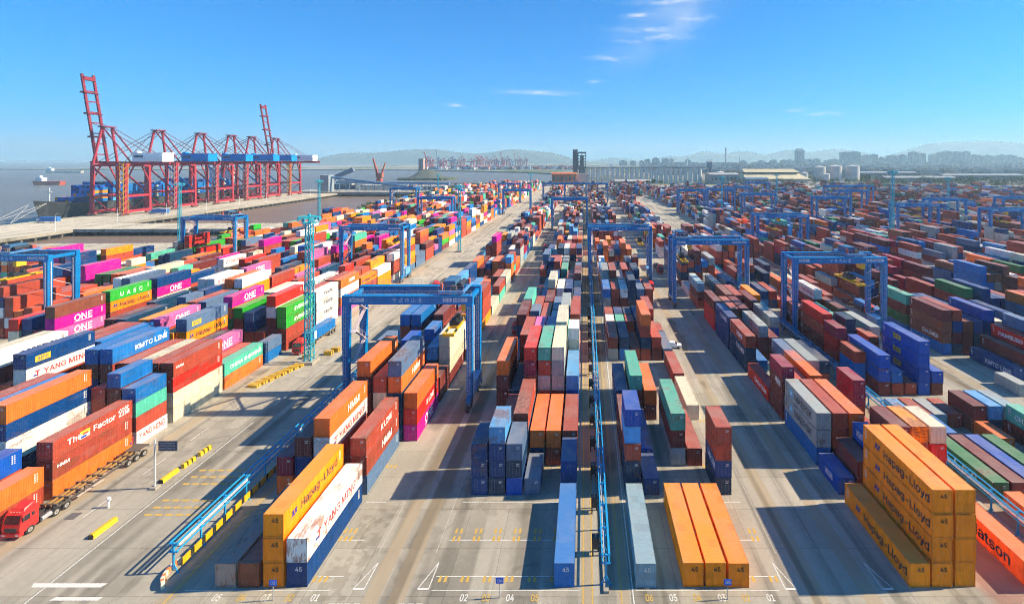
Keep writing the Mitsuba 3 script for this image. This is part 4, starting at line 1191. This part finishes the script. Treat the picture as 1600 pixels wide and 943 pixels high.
# ---------------------------------------------------------------- quay cranes
def quay_crane(y, raised, white, label, col=(.40, .03, .05)):
    k = thing('quay_crane', label, 'quay crane', 'red quay cranes along the wharf')
    X0 = -450.0
    M = T().translate([X0, y, 0])
    dk_ = tuple(c * .62 for c in col)
    for x in (0, 30):
        for s in (-12, 12):
            put('leg', MB(col).beam((x, s, 2.5), (x, s * .94, 46), 2.3, 2.2, up=(0, 1, 0)), k, M, 'steel')
        put('sill_beam', MB(col).box(x - 1, x + 1, -14, 14, 2.4, 4.6), k, M, 'steel')
        put('portal_beam', MB(col).box(x - .9, x + .9, -11, 11, 16.5, 18.6), k, M, 'steel')
        put('head_beam', MB(col).box(x - 1.1, x + 1.1, -12.2, 12.2, 44.6, 47.4), k, M, 'steel')
        for s in (-12, 12):
            b = MB((.25, .07, .07)).box(x - .9, x + .9, s - 4, s + 4, .9, 2.3)
            for q in (-3, -1, 1, 3):
                b.set((.08, .08, .08)).tube((x - .5, s + q, .6), (x + .5, s + q, .6), .6, 8)
            put('bogie', b, k, M, 'steel')
    for s in (-11.6, 11.6):
        put('diagonal_brace', MB(col if white or s < 0 else (.0, .2, .5)).beam((.8, s, 44), (29.2, s, 19), 1.2), k, M, 'steel')
        put('portal_tie', MB(col).box(1, 29, s - .7, s + .7, 17, 18.4), k, M, 'steel')
        put('top_tie', MB(col).box(1, 29, s - .6, s + .6, 45, 46.6), k, M, 'steel')
        put('knee_brace', MB(col).beam((-.5, s, 30), (-.5, s * .35, 44.8), .9).beam((30.5, s, 30), (30.5, s * .35, 44.8), .9), k, M, 'steel')
        put('lower_brace', MB(col).beam((1, s, 16.5), (14.5, s, 4.5), .7).beam((29, s, 16.5), (15.5, s, 4.5), .7).box(-1, 31, s - .6, s + .6, 3.6, 4.6), k, M, 'steel')
    for s in (-3.6, 3.6):
        put('girder', MB(col).box(-3, 64, s - .6, s + .6, 46.2, 48.8), k, M, 'steel')
    if raised:
        a = math.radians(80.5)
        for s in (-5.0, 5.0):
            tip = (-3 - 84 * math.cos(a), s, 48 + 84 * math.sin(a))
            put('boom', MB(dk_).beam((-3, s, 48), tip, 1.4, 2.0, up=(0, 1, 0)), k, M, 'steel')
        for q in (24, 46, 66):
            pz = (-3 - q * math.cos(a), 48 + q * math.sin(a))
            put('boom_platform', MB(dk_).box(pz[0] - 3.2, pz[0] + 2.2, -6.4, 6.4, pz[1], pz[1] + .5).box(pz[0] - 3.2, pz[0] - 3.0, -6.4, 6.4, pz[1] + .5, pz[1] + 1.6), k, M, 'steel')
        b = MB(dk_)
        for q in (8, 18, 28, 38, 48, 58, 68, 80):
            b.beam((-3 - q * math.cos(a), -5.0, 48 + q * math.sin(a)), (-3 - q * math.cos(a), 5.0, 48 + q * math.sin(a)), 1.0 if q < 80 else 3.4)
        put('boom_tie', b, k, M, 'steel')
        for s in (-4.2, 4.2):
            put('stay', MB(dk_).beam((1.5, s, 81), (-3 - 38 * math.cos(a), s, 48 + 38 * math.sin(a)), .35), k, M, 'steel')
    else:
        for s in (-3.6, 3.6):
            put('boom', MB(col).beam((-3, s, 47.4), (-66, s, 48.4), 1.1, 2.2), k, M, 'steel')
            for q in (-30, -58):
                put('stay', MB(dk_).beam((1.5, s, 81.5), (q, s, 48.8), .38), k, M, 'steel')
        b = MB(dk_)
        for q in range(8, 66, 9):
            b.beam((-q, -3.6, 47.6), (-q, 3.6, 47.6), .7)
        put('boom_tie', b, k, M, 'steel')
    for s in (-1, 1):
        put('apex_leg', MB(col).beam((0, s * 11.2, 47), (1.5, s * 4.4, 81.5), 1.5, 1.5, up=(1, 0, 0)), k, M, 'steel')
        put('back_leg', MB(col).beam((28, s * 4, 48.5), (2.5, s * 4.2, 80.5), .9), k, M, 'steel')
        put('stay', MB(dk_).beam((2.5, s * 4.2, 81.5), (58, s * 4, 48.8), .4), k, M, 'steel')
    put('apex_platform', MB(dk_).box(-1.6, 5.2, -5.4, 5.4, 81.2, 82.2).box(-1.4, -1.2, -5.4, 5.4, 83.1, 83.2).box(4.8, 5.0, -5.4, 5.4, 83.1, 83.2), k, M, 'steel')
    hc = (.78, .80, .82) if white else (.0, .24, .62)
    h = put('machinery_house', MB(hc).box(31, 59, -6.0, 6.0, 49.2, 57.0).box(30.5, 59.5, -6.4, 6.4, 57.0, 57.5).box(42, 60, -7.2, -6.0, 50.5, 54.5), k, M, 'steel')
    put('window_band', MB((.05, .09, .14)).box(32.5, 41, -6.05, -6.0, 53, 55), h, M, 'steel')
    put('antenna_house', MB(hc).box(28.5, 32, -2, 2, 55, 59), k, M, 'steel')
    put('catwalk', MB((.22, .06, .06)).box(-5, 66, -7.4, -6.6, 46.6, 46.8).box(-5, 66, -7.4, -7.3, 47.7, 47.8), k, M, 'steel')
    put('operator_cab', MB((.5, .5, .52)).box(18, 21, -2, 2, 42.0, 45.0), k, M, 'steel')
    st = MB((.62, .33, .03) if white else (.50, .26, .25))
    z, q = 3, 0
    while z < 45:
        y0, y1 = (-14.6, -11.2) if q % 2 else (-11.2, -14.6)
        st.beam((29 + q % 2 * 2, y0, z), (29 + q % 2 * 2, y1, z + 2.6), .9, .25)
        st.box(28.2, 32, y1 - .4, y1 + .4, z + 2.45, z + 2.65)
        z += 2.6
        q += 1
    for x in (28.2, 32):
        for yy in (-14.9, -11):
            st.beam((x, yy, 2), (x, yy, 48), .3)
    put('stair_tower', st, k, M, 'steel')
    put('trolley', MB((.2, .1, .1)).box(14, 22, -4.4, 4.4, 45.2, 46.1), k, M, 'steel')


for i, (y, r, w, lab) in enumerate(((433, 1, 1, 'leftmost and nearest red quay crane, boom raised, white machinery house'), (485, 0, 0, 'red quay crane with boom lowered, second from left'), (538, 0, 0, 'red quay crane with boom lowered, third from left'),
                                    (585, 0, 0, 'red quay crane with boom lowered, fourth from left'), (621, 0, 0, 'red quay crane with boom lowered, fifth from left'), (669, 1, 1, 'farthest red quay crane, boom raised, at the right end of the row'))):
    quay_crane(y, r, w, lab)

# the ship alongside
k = thing('container_ship', 'dark hulled container ship with blue boxes on deck, moored behind the quay cranes', 'ship')
ys = np.array([398, 404, 415, 430, 450, 600, 640, 655.0])
hw = np.array([.4, 5, 11, 15, 16.5, 16.5, 15, 12.0])
dk = np.array([15.5, 14.5, 13, 11.5, 11, 11, 11, 11.5])
bot = np.array([.25, .3, .45, .7, .95, .95, .85, .7])
cx = -476
v = []
for yy, w_, d_, b_ in zip(ys, hw, dk, bot):
    v += [[cx - w_ * b_, yy + (6 if w_ < 6 else 0), -6], [cx + w_ * b_, yy + (6 if w_ < 6 else 0), -6], [cx + w_, yy, d_], [cx - w_, yy, d_]]
f = []
for i in range(len(ys) - 1):
    for a, b in ((0, 1), (1, 2), (2, 3), (3, 0)):
        f.append([4 * i + a, 4 * i + b, 4 * i + 4 + b, 4 * i + 4 + a])
f += [[0, 3, 2, 1], [4 * len(ys) - 4, 4 * len(ys) - 3, 4 * len(ys) - 2, 4 * len(ys) - 1]]
put('hull', MB((.045, .05, .055)).add(v, f), k, bsdf='steel')
put('bridge', MB((.68, .68, .66)).box(cx - 15, cx + 15, 604, 616, 11, 38).box(cx - 17, cx + 17, 605, 610, 38, 41), k, bsdf='facade')
put('funnel', MB((.1, .2, .45)).box(cx - 4, cx + 4, 620, 628, 11, 40), k, bsdf='steel')
put('foremast', MB((.6, .6, .58)).beam((cx, 410, 13), (cx, 410, 26), .6).box(cx - 2, cx + 2, 409.6, 410.4, 22, 22.6), k, bsdf='steel')
sr = random.Random(5)
n = 0
for yb in np.arange(424, 600, 13.4):
    hgt = 2 if yb < 430 else sr.choice((5, 6, 6, 7))
    for c_ in range(12 if yb > 440 else 9):
        x = cx - 15 + c_ * 2.5 + (0 if yb > 440 else 3.7)
        q = max(1, hgt - sr.choice((0, 0, 0, 1)))
        m = MB()
        for t in range(q):
            m.set(C[sr.choice('BBbuBBbno')] if c_ < 10 else C[sr.choice('BBBuBbl')], .1).box(x, x + 2.4, yb, yb + 12.2, 11.2 + t * 2.62, 11.2 + t * 2.62 + 2.59)
            if c_ == 11 and sr.random() < .4:
                m.set((.6, .55, .2), .1).box(x + 2.4, x + 2.43, yb + 4, yb + 8, 11.9 + t * 2.62, 13.1 + t * 2.62)
        if n == 0:
            base_ship = MB()
            n = 1
        base_ship.v += m.v
        base_ship.f += [ff + base_ship.n for ff in m.f]
        base_ship.uv += m.uv
        base_ship.n += m.n
tag(put('ship_cargo', base_ship, bsdf='paint'), 'rows of blue containers stacked on the deck of the moored ship', 'shipping container', kind='stuff')
ml = MB((.55, .55, .5))
for a in ((-482, 401, 13), (-470, 403, 13)):
    for b in ((-456, 350, .6), (-456, 366, .6)):
        ml.beam(a, b, .18)
tag(put('mooring_line', ml, bsdf='steel'), 'pale mooring lines from the ship bow down to the quay', 'mooring line')

# distant vessels on the sea
for x, y, L, hc, lab in ((-2150, 1900, 150, (.55, .50, .40), 'long pale bulk ship far out on the left sea'), (-2560, 1950, 60, (.55, .50, .40), 'pale ship cut by the left picture edge, far out'), (-1180, 1010, 62, (.5, .09, .05), 'small red ship with white deckhouse left of the quay cranes'),
                         (-4700, 5200, 180, (.6, .6, .6), 'faint white ship on the left horizon'), (-3900, 5000, 160, (.6, .6, .6), 'second faint white ship on the left horizon, further right')):
    k = thing('distant_ship', lab, 'ship')
    s = L / 60
    put('hull', MB(hc).hexa([[x - L / 2 + 4, y, -6], [x + L / 2 - 3, y, -6], [x + L / 2 - 3, y + 12, -6], [x - L / 2 + 4, y + 12, -6], [x - L / 2, y, 3 + s], [x + L / 2, y, 2.5 + s], [x + L / 2, y + 12, 2.5 + s], [x - L / 2, y + 12, 3 + s]]), k, bsdf='steel')
    put('deckhouse', MB((.7, .7, .68)).box(x - L / 2 + 6, x - L / 2 + 6 + 14 * min(s, 1.5), y + 1, y + 11, 2.5 + s, 9 + 2.5 * s).box(x - L / 2 + 8, x - L / 2 + 14, y + 3, y + 9, 9 + 2.5 * s, 13 + 2.5 * s), k, bsdf='facade')
for x, y, lab in ((-440, 372, 'first blue truck on the quay below the nearest quay crane'), (-404, 430, 'second blue truck on the quay beside the nearest quay crane')):
    k = thing('quay_truck', lab, 'truck')
    put('box_body', MB((.03, .16, .45)).box(x, x + 14, y, y + 3, 1.3, 5), k, bsdf='steel')
    put('cab', MB((.5, .5, .5)).box(x - 2.6, x - .2, y, y + 2.6, .6, 3.6), k, bsdf='steel')
    for q in (0, 4, 10, 12):
        put('wheel', MB((.03, .03, .03)).tube((x + q - 1, y - .05, .5), (x + q - 1, y + .3, .5), .5, 8), k, bsdf='steel')
for i, y in enumerate(range(330, 640, 44)):
    k = thing('quay_lamp', f'{ORD[i + 1]} thin pale lamp post from the left along the quay edge', 'street lamp', 'lamp posts along the quay edge')
    put('post', MB((.7, .7, .7)).tube((-379, y, 0), (-379, y, 12), .2, 6, .12), k, bsdf='steel')
    put('lamp_arm', MB((.7, .7, .7)).beam((-379, y, 12), (-376.6, y, 12.4), .2), k, bsdf='steel')

# ---------------------------------------------------------------- conveyor pier and harbour crane beyond the basin
k = thing('conveyor_pier', 'pier with blue conveyor galleries and sheds beyond the basin', 'pier')
put('deck', MB((.3, .28, .24)).box(-455, -230, 700, 760, -2, 1.5), k, bsdf='facade')
put('gallery', MB((.12, .26, .4)).beam((-395, 715, 24), (-250, 705, 7), 4.5, 3.4).beam((-395, 735, 15), (-215, 735, 13), 4, 3), k, bsdf='steel')
tr = MB((.14, .3, .45))
for i in range(12):
    x = -395 + i * 15
    tr.beam((x, 735, 1.5), (x, 735, 13.5), .8).beam((x, 715, 1.5), (x, 715, max(3, 23 - i * 1.8)), .7).beam((x, 735, 1.5), (x + 15, 735, 13), .5)
put('trestle', tr, k, bsdf='steel')
put('transfer_tower', MB((.25, .3, .34)).box(-405, -392, 706, 722, 1.5, 27), k, bsdf='facade')
put('shed', MB((.55, .53, .48)).box(-360, -300, 742, 756, 1.5, 10), k, bsdf='facade')
put('shed', MB((.55, .53, .48)).box(-290, -225, 744, 758, 1.5, 9), k, bsdf='facade')
m = MB((.05, .1, .2))
for i in range(9):
    m.box(-287 + i * 7, -283 + i * 7, 743.7, 744, 3, 7)
put('door_row', m, k, bsdf='steel')
labels[k + '__door_row'] = {'kind': 'stuff'}
k = thing('harbour_crane', 'red level-luffing harbour crane with two raised jibs beyond the pier', 'harbour crane')
put('portal', MB((.45, .08, .04)).hexa([[-388, 850, 0], [-374, 850, 0], [-374, 864, 0], [-388, 864, 0], [-384, 854, 20], [-378, 854, 20], [-378, 860, 20], [-384, 860, 20]]), k, bsdf='steel')
put('jib', MB((.5, .09, .04)).beam((-383, 857, 18), (-393, 857, 54), 5, 4, w2=2, h2=2), k, bsdf='steel')
put('jib', MB((.5, .09, .04)).beam((-379, 857, 18), (-370, 857, 46), 3, 3, w2=1.4, h2=1.4), k, bsdf='steel')
put('machinery_house', MB((.40, .12, .07)).box(-386, -375, 853, 862, 18, 26), k, bsdf='steel')
k = thing('moored_barge', 'dark grey ship with slanted loader beside the red harbour crane', 'ship')
put('hull', MB((.10, .11, .13)).hexa([[-455, 800, -6], [-400, 800, -6], [-400, 818, -6], [-455, 818, -6], [-462, 800, 9], [-396, 800, 7], [-396, 818, 7], [-462, 818, 9]]), k, bsdf='steel')
put('loader', MB((.16, .2, .26)).beam((-460, 809, 10), (-405, 809, 34), 6, 7), k, bsdf='steel')
put('deckhouse', MB((.5, .42, .34)).box(-425, -405, 802, 816, 7, 15), k, bsdf='facade')
k = thing('trestle_bridge', 'long low trestle bridge across the river behind the yard', 'bridge')
put('deck', MB((.3, .28, .25)).box(-330, -60, 905, 913, 4, 6), k, bsdf='facade')
for i in range(16):
    put('pier', MB((.24, .22, .2)).box(-326 + i * 17.5, -322 + i * 17.5, 906, 912, -6, 4), k, bsdf='facade')

# far port across the water: cranes, sheds
pr = random.Random(11)
for i in range(26):
    x = -858 + i * 17.5 + pr.uniform(-9, 9) + (i > 9) * 40
    y = 2450 + i * 16 + pr.uniform(-30, 60)
    k = thing('far_quay_crane', f'{ORD[i + 1]} hazy red crane from the left in the far port skyline', 'quay crane', 'hazy cranes of the far port')
    cc = (.45, .06, .08) if pr.random() < .85 else (.1, .15, .3)
    m = MB(cc)
    for dx in (0, 14):
        m.beam((x + dx, y, 0), (x + dx, y, 42), 3.4).beam((x + dx, y + 22, 0), (x + dx, y + 22, 42), 3.4).box(x + dx - 2, x + dx + 2, y, y + 22, 14, 18)
    put('portal', m, k, bsdf='steel')
    m = MB(cc)
    if i in (3, 19, 22, 24):
        m.beam((x, y, 42), (x - 8, y - 4, 112), 2.6)
    elif pr.random() < .25:
        m.beam((x + 10, y, 40), (x - 30, y - 30, 74), 4)
    else:
        m.beam((x + 24, y, 44), (x - 28, y, 44), 5)
    m.beam((x + 3, y, 44), (x + 7, y, 68), 3).beam((x + 7, y, 68), (x + 24, y, 46), 1.8).beam((x + 7, y, 68), (x - 20, y, 46), 1.8).box(x + 12, x + 24, y - 4, y + 4, 46, 53)
    put('boom', m, k, bsdf='steel')
    sc_ = pr.uniform(.72, 1.08)
    for q in ('__portal', '__boom'):
        scene[k + q]['to_world'] = T().scale([1, 1, sc_])
m = MB()
for i in range(900):
    x, y = pr.uniform(-850, -40), pr.uniform(2300, 2900)
    if x > -330 and y < 1900:
        continue
    m.set(pr.choice((C['r'], C['k'], C['b'], (.4, .4, .4), (.5, .5, .5), C['s'])), .3)
    w_, d_, h_ = pr.uniform(8, 26), pr.uniform(8, 30), pr.uniform(4, 16)
    m.box(x, x + w_, y, y + d_, 0, h_)
tag(put('far_port_clutter', m, bsdf='facade'), 'hazy jumble of sheds and container stacks in the far port', 'port buildings', kind='stuff')
k = thing('island_tower', 'pale tower building with red crane on the small headland', 'building')
put('wall', MB((.42, .30, .27)).box(-468, -455, 1300, 1316, 10, 54), k, bsdf='facade')
m = MB((.35, .12, .1))
for z in range(14, 52, 6):
    m.box(-467, -461, 1299.7, 1300, z, z + 3)
put('window_row', m, k, bsdf='steel')
labels[k + '__window_row'] = {'kind': 'stuff'}
put('crane_arm', MB((.42, .08, .06)).beam((-450, 1308, 10), (-448, 1308, 56), 2.5).beam((-448, 1308, 54), (-455, 1308, 72), 2), k, bsdf='steel')

# ---------------------------------------------------------------- silos and port buildings behind the yard
k = thing('grain_silos', 'long row of grey concrete grain silos behind the yard', 'silo')
sl = MB((.64, .61, .54)).tube((0, 0, 0), (0, 0, 33), 3.9, 20).ply('facade', 40)
for i in range(24):
    put('silo', sl, k, T().translate([8 + i * 10.4, 985, 0]))
put('gallery', MB((.30, .31, .31)).box(0, 254, 981, 989, 33, 35.5).box(-12, 2, 975, 995, 0, 37), k, bsdf='facade')
k = thing('elevator_tower', 'tall dark elevator tower at the left end of the silos', 'tower')
put('core', MB((.07, .085, .10)).box(-24, -14, 960, 980, 0, 72), k, bsdf='facade')
put('frame_tower', MB((.10, .12, .14)).box(-12, 3, 962, 978, 0, 30), k, bsdf='facade')
fr = MB((.10, .12, .14))
for x in (-13, -5, 3):
    for y in (962, 978):
        fr.beam((x, y, 30), (x, y, 66), 1.4)
for z in range(34, 67, 6):
    fr.box(-13, 3, 961.6, 963, z, z + 1.6).box(-13, 3, 977, 978.4, z, z + 1.6).box(-13.4, -12, 962, 978, z, z + 1.2).box(2, 3.4, 962, 978, z, z + 1.2)
fr.box(-9, -1, 965, 975, 30, 60).box(-13.6, 3.6, 961, 979, 65, 67)
put('steel_frame', fr, k, bsdf='steel')
put('base_block', MB((.42, .40, .36)).box(-22, 10, 950, 962, 0, 22), k, bsdf='facade')
k = thing('cream_warehouse', 'wide warehouse with sloped cream roof and clerestory, right of the silos', 'warehouse')
put('wall', MB((.5, .45, .35)).box(352, 485, 1000, 1060, 0, 9), k, bsdf='facade')
rf = MB(lin('E6D9B4', .7))
rf.hexa([[348, 996, 9], [489, 996, 9], [489, 1064, 9], [348, 1064, 9], [352, 1022, 20], [476, 1022, 20], [476, 1038, 20], [352, 1038, 20]])
put('roof', rf, k, bsdf='facade')
put('clerestory', MB((.12, .12, .11)).box(354, 474, 1023, 1037, 20, 23).set(lin('E6D9B4', .7)).hexa([[352, 1016, 23], [476, 1016, 23], [476, 1044, 23], [352, 1044, 23], [352, 1028, 30], [466, 1028, 30], [466, 1032, 30], [352, 1032, 30]]), k, bsdf='facade')
for i, (x, y, r, h, lab) in enumerate(((520, 1090, 8, 20, 'small white tank right of the cream warehouse'), (562, 1100, 13, 34, 'white tank behind the small ones, leftmost of the big three'), (604, 1110, 15, 36, 'middle big white storage tank'), (646, 1110, 15, 36, 'rightmost big white storage tank'),
                                       (556, 1060, 8, 18, 'low white tank in front of the big tanks'), (318, 1080, 9, 22, 'white tank left of the cream warehouse'))):
    k = thing('storage_tank', lab, 'storage tank')
    put('shell', MB((.50, .48, .44)).tube((x, y, 0), (x, y, h), r, 24), k, bsdf='facade', smooth=40)
    put('roof', MB((.6, .59, .56)).tube((x, y, h), (x, y, h + 2), r, 24, .5), k, bsdf='facade')
gr = random.Random(21)
n = 0
for x, y, w_, d_, h_, col, lab in ((262, 960, 60, 40, 20, (.3, .3, .3), 'grey process building right of the silos'), (268, 1000, 9, 10, 46, (.20, .25, .29), 'dark slim tower at the right end of the silos'), (330, 940, 45, 22, 12, (.12, .18, .25), 'low blue-grey shed before the cream warehouse'),
                                   (-66, 935, 50, 16, 22, (.45, .13, .06), 'orange-red loading shed left of the elevator tower'), (60, 900, 70, 14, 9, (.35, .34, .32), 'low grey depot in front of the silos'), (690, 1050, 160, 40, 10, (.26, .27, .27), 'long low pale shed right of the tanks'),
                                   (900, 1150, 200, 40, 12, (.24, .26, .27), 'long low grey shed far right'), (760, 1300, 180, 50, 14, (.24, .26, .28), 'wide hazy warehouse before the skyline')):
    k = thing('port_shed', lab, 'building')
    put('wall', MB(col).box(x, x + w_, y, y + d_, 0, h_), k, bsdf='facade')
    put('roof', MB(tuple(c * 1.15 for c in col)).hexa([[x - 1, y - 1, h_], [x + w_ + 1, y - 1, h_], [x + w_ + 1, y + d_ + 1, h_], [x - 1, y + d_ + 1, h_], [x - 1, y + d_ * .45, h_ + 3], [x + w_ + 1, y + d_ * .45, h_ + 3], [x + w_ + 1, y + d_ * .55, h_ + 3], [x - 1, y + d_ * .55, h_ + 3]]), k, bsdf='facade')
    wm = MB((.06, .08, .1))
    for q in range(int(w_ / 8)):
        wm.box(x + 3 + q * 8, x + 6.5 + q * 8, y - .25, y - .02, h_ * .4, h_ * .75)
    labels[put('window_row', wm, k, bsdf='steel')] = {'kind': 'stuff'}
# two big maroon and navy stacks by the silos are part of the far container rows; chimneys of the power plant
for x, y, h, r, lab in ((1075, 3500, 140, 8, 'tall slim chimney on the hazy skyline'), (1178, 3500, 70, 5, 'shorter chimney right of the tall one'), (760, 3400, 60, 5, 'small chimney left of the tall one')):
    k = thing('chimney', lab, 'chimney')
    put('shaft', MB((.4, .4, .42)).tube((x, y, 0), (x, y, h), r, 12, r * .7), k, bsdf='facade', smooth=40)
    put('cap', MB((.4, .15, .12)).tube((x, y, h - 8), (x, y, h), r * .76, 12, r * .74), k, bsdf='facade')


def tower(x, y, w_, d_, h, label, name='tower_block', col=(.10, .15, .20), dome=False):
    k = thing(name, label, 'building', None)
    put('wall', MB(col).box(x, x + w_, y, y + d_, 0, h), k, bsdf='facade')
    wm = MB((.07, .09, .12))
    nc = max(2, int(w_ / 9))
    for q in range(nc):
        xa = x + (q + .2) * w_ / nc
        wm.box(xa, xa + .5 * w_ / nc, y - .6, y - .05, h * .08, h * .94)
    for z in np.arange(h * .1, h * .95, 7):
        wm.set(col).box(x + .5, x + w_ - .5, y - .75, y - .62, z, z + 2.2).set((.07, .09, .12))
    put('window_band', wm, k, bsdf='steel')
    labels[k + '__window_band'] = {'kind': 'stuff'}
    if dome:
        v = [[x, y, h], [x + w_, y, h], [x + w_, y + d_, h], [x, y + d_, h], [x + w_ * .2, y + d_ * .3, h + w_ * .34], [x + w_ * .8, y + d_ * .3, h + w_ * .34], [x + w_ * .8, y + d_ * .7, h + w_ * .34], [x + w_ * .2, y + d_ * .7, h + w_ * .34]]
        put('roof', MB(col).hexa(v), k, bsdf='facade')
    else:
        put('roof', MB(tuple(c * .8 for c in col)).box(x + w_ * .3, x + w_ * .7, y + d_ * .3, y + d_ * .7, h, h + 6), k, bsdf='facade')


s35 = 3500 / 720
tower((1246 - 913) * s35, 3500, 55, 50, 118, 'tall lone tower with chamfered crown on the hazy skyline', 'tower_block', (.12, .18, .25), True)
tower((1316 - 913) * s35, 3500, 62, 40, 105, 'left one of the pale twin towers', 'tower_block')
tower((1331 - 913) * s35, 3500, 68, 40, 108, 'right one of the pale twin towers', 'tower_block')
SK = [(1349, 13, 84), (1364, 8, 92), (1375, 9, 66), (1389, 16, 84), (1410, 7, 88), (1418, 5, 60), (1424, 12, 112), (1439, 8, 100), (1456, 8, 92), (1467, 6, 108), (1477, 12, 116), (1493, 9, 112), (1508, 9, 114), (1521, 9, 88), (1541, 10, 84), (1556, 8, 78), (1577, 12, 84), (1232, 9, 48), (1259, 14, 52), (1274, 8, 56), (1292, 12, 44), (1300, 14, 50),
      (1222, 9, 44), (1158, 8, 40), (1000, 6, 40), (1008, 8, 52), (1020, 10, 62), (1036, 9, 58), (1046, 7, 54), (985, 9, 36), (968, 12, 40), (1072, 7, 48), (1590, 14, 66), (1186, 10, 40), (1206, 8, 46), (1400, 6, 72), (1531, 6, 84), (1566, 6, 86)]
for i, (px, wp, h) in enumerate(sorted(SK)):
    yy = 3650 + 37 * (i % 7)
    tower((px - 913) * yy / 720, yy, wp * yy / 720, 45, h, f'{ORD[i + 1]} hazy block from the left on the skyline, {"right" if px > 1246 else "left"} of the lone tower', 'city_block', gr.choice(((.10, .15, .20), (.075, .13, .18), (.15, .18, .21))))
m = MB()
for i in range(1500):
    y = gr.uniform(1500, 4200)
    x = gr.uniform(.12 * y, 1.05 * y)
    m.set(gr.choice(((.2, .21, .22), (.30, .30, .30), (.14, .18, .22), (.2, .14, .12), (.10, .14, .18))), .3)
    a, b, h_ = gr.uniform(12, 50), gr.uniform(10, 30), gr.uniform(5, 17) * (1 + (y > 3000) * .9)
    m.box(x, x + a, y, y + b, 0, h_)
tag(put('far_town', m, bsdf='facade'), 'hazy low town of small pale buildings below the skyline', 'buildings', kind='stuff')


# ---------------------------------------------------------------- trees behind the yard
def leaf_cloud(mb, rng, cx_, cy_, cz_, rx, ry, rz, n, size, cols):
    d = rng.normal(size=(n, 3))
    d /= np.linalg.norm(d, axis=1, keepdims=True)
    r = rng.uniform(.35, 1.0, (n, 1)) ** .5
    p = d * r * [rx, ry, rz] + [cx_, cy_, cz_]
    for q in p:
        a, b = rng.normal(size=3), rng.normal(size=3)
        a = a / np.linalg.norm(a) * size
        b = b / np.linalg.norm(b) * size
        c = cols[rng.integers(len(cols))]
        mb.set(c, .3).add([q - a, q + b, q + a, q - b], [[0, 1, 2, 3]])


GREENS = [(.045, .075, .03), (.06, .09, .035), (.035, .06, .03), (.09, .10, .04)]
nr = np.random.default_rng(4)
TREES = [(-120 + 8 * i, 885 + 6 * (i % 3), 5 + (i * 7) % 4) for i in range(9)] + [(20 + 13 * i, 893 + 5 * (i % 2), 6 + (i * 5) % 5) for i in range(8)] + [(125, 900, 11), (137, 904, 12), (149, 900, 10)] + [(-238, 590, 7), (-229, 600, 6), (-214, 640, 7)]
for i, (x, y, h) in enumerate(TREES):
    k = thing('tree', f'{ORD[i + 1]} tree in the broken line behind the yard, counted from the rail end leftmost first', 'tree', 'trees behind the yard')
    put('trunk', MB((.10, .07, .05)).tube((x, y, 0), (x, y, h * .55), .4, 6, .2), k, bsdf='facade')
    m = MB()
    for q in range(5):
        leaf_cloud(m, nr, x + nr.uniform(-.3, .3) * h, y + nr.uniform(-.3, .3) * h, h * (.6 + .28 * nr.random()), h * .34, h * .34, h * .26, 70, h * .07, GREENS)
    put('crown', m, k, bsdf='foliage')
m = MB()
for i in range(520):
    y = nr.uniform(880, 1320)
    x = nr.uniform(.60, 1.02) * y if i % 4 else nr.uniform(.3, .6) * y
    h = nr.uniform(5, 13)
    leaf_cloud(m, nr, x, y, h * .5, h * .8, h * .7, h * .5, 70, h * .10, GREENS)
tag(put('tree_belt', m, bsdf='foliage'), 'dense dark green belt of trees and scrub along the right edge behind the yard', 'trees', kind='stuff')
m = MB()
for i in range(160):
    y, x = nr.uniform(480, 860), -226 + nr.uniform(-6, 8) - (y - 480) * .04
    leaf_cloud(m, nr, x, y, 1.2, 3, 4, 1.6, 26, .7, GREENS)
for i in range(60):
    leaf_cloud(m, nr, nr.uniform(-250, -150), nr.uniform(858, 872), 1.2, 5, 4, 1.8, 26, .9, GREENS)
tag(put('scrub', m, bsdf='foliage'), 'low green scrub on the bank between the yard and the basin', 'bushes', kind='stuff')
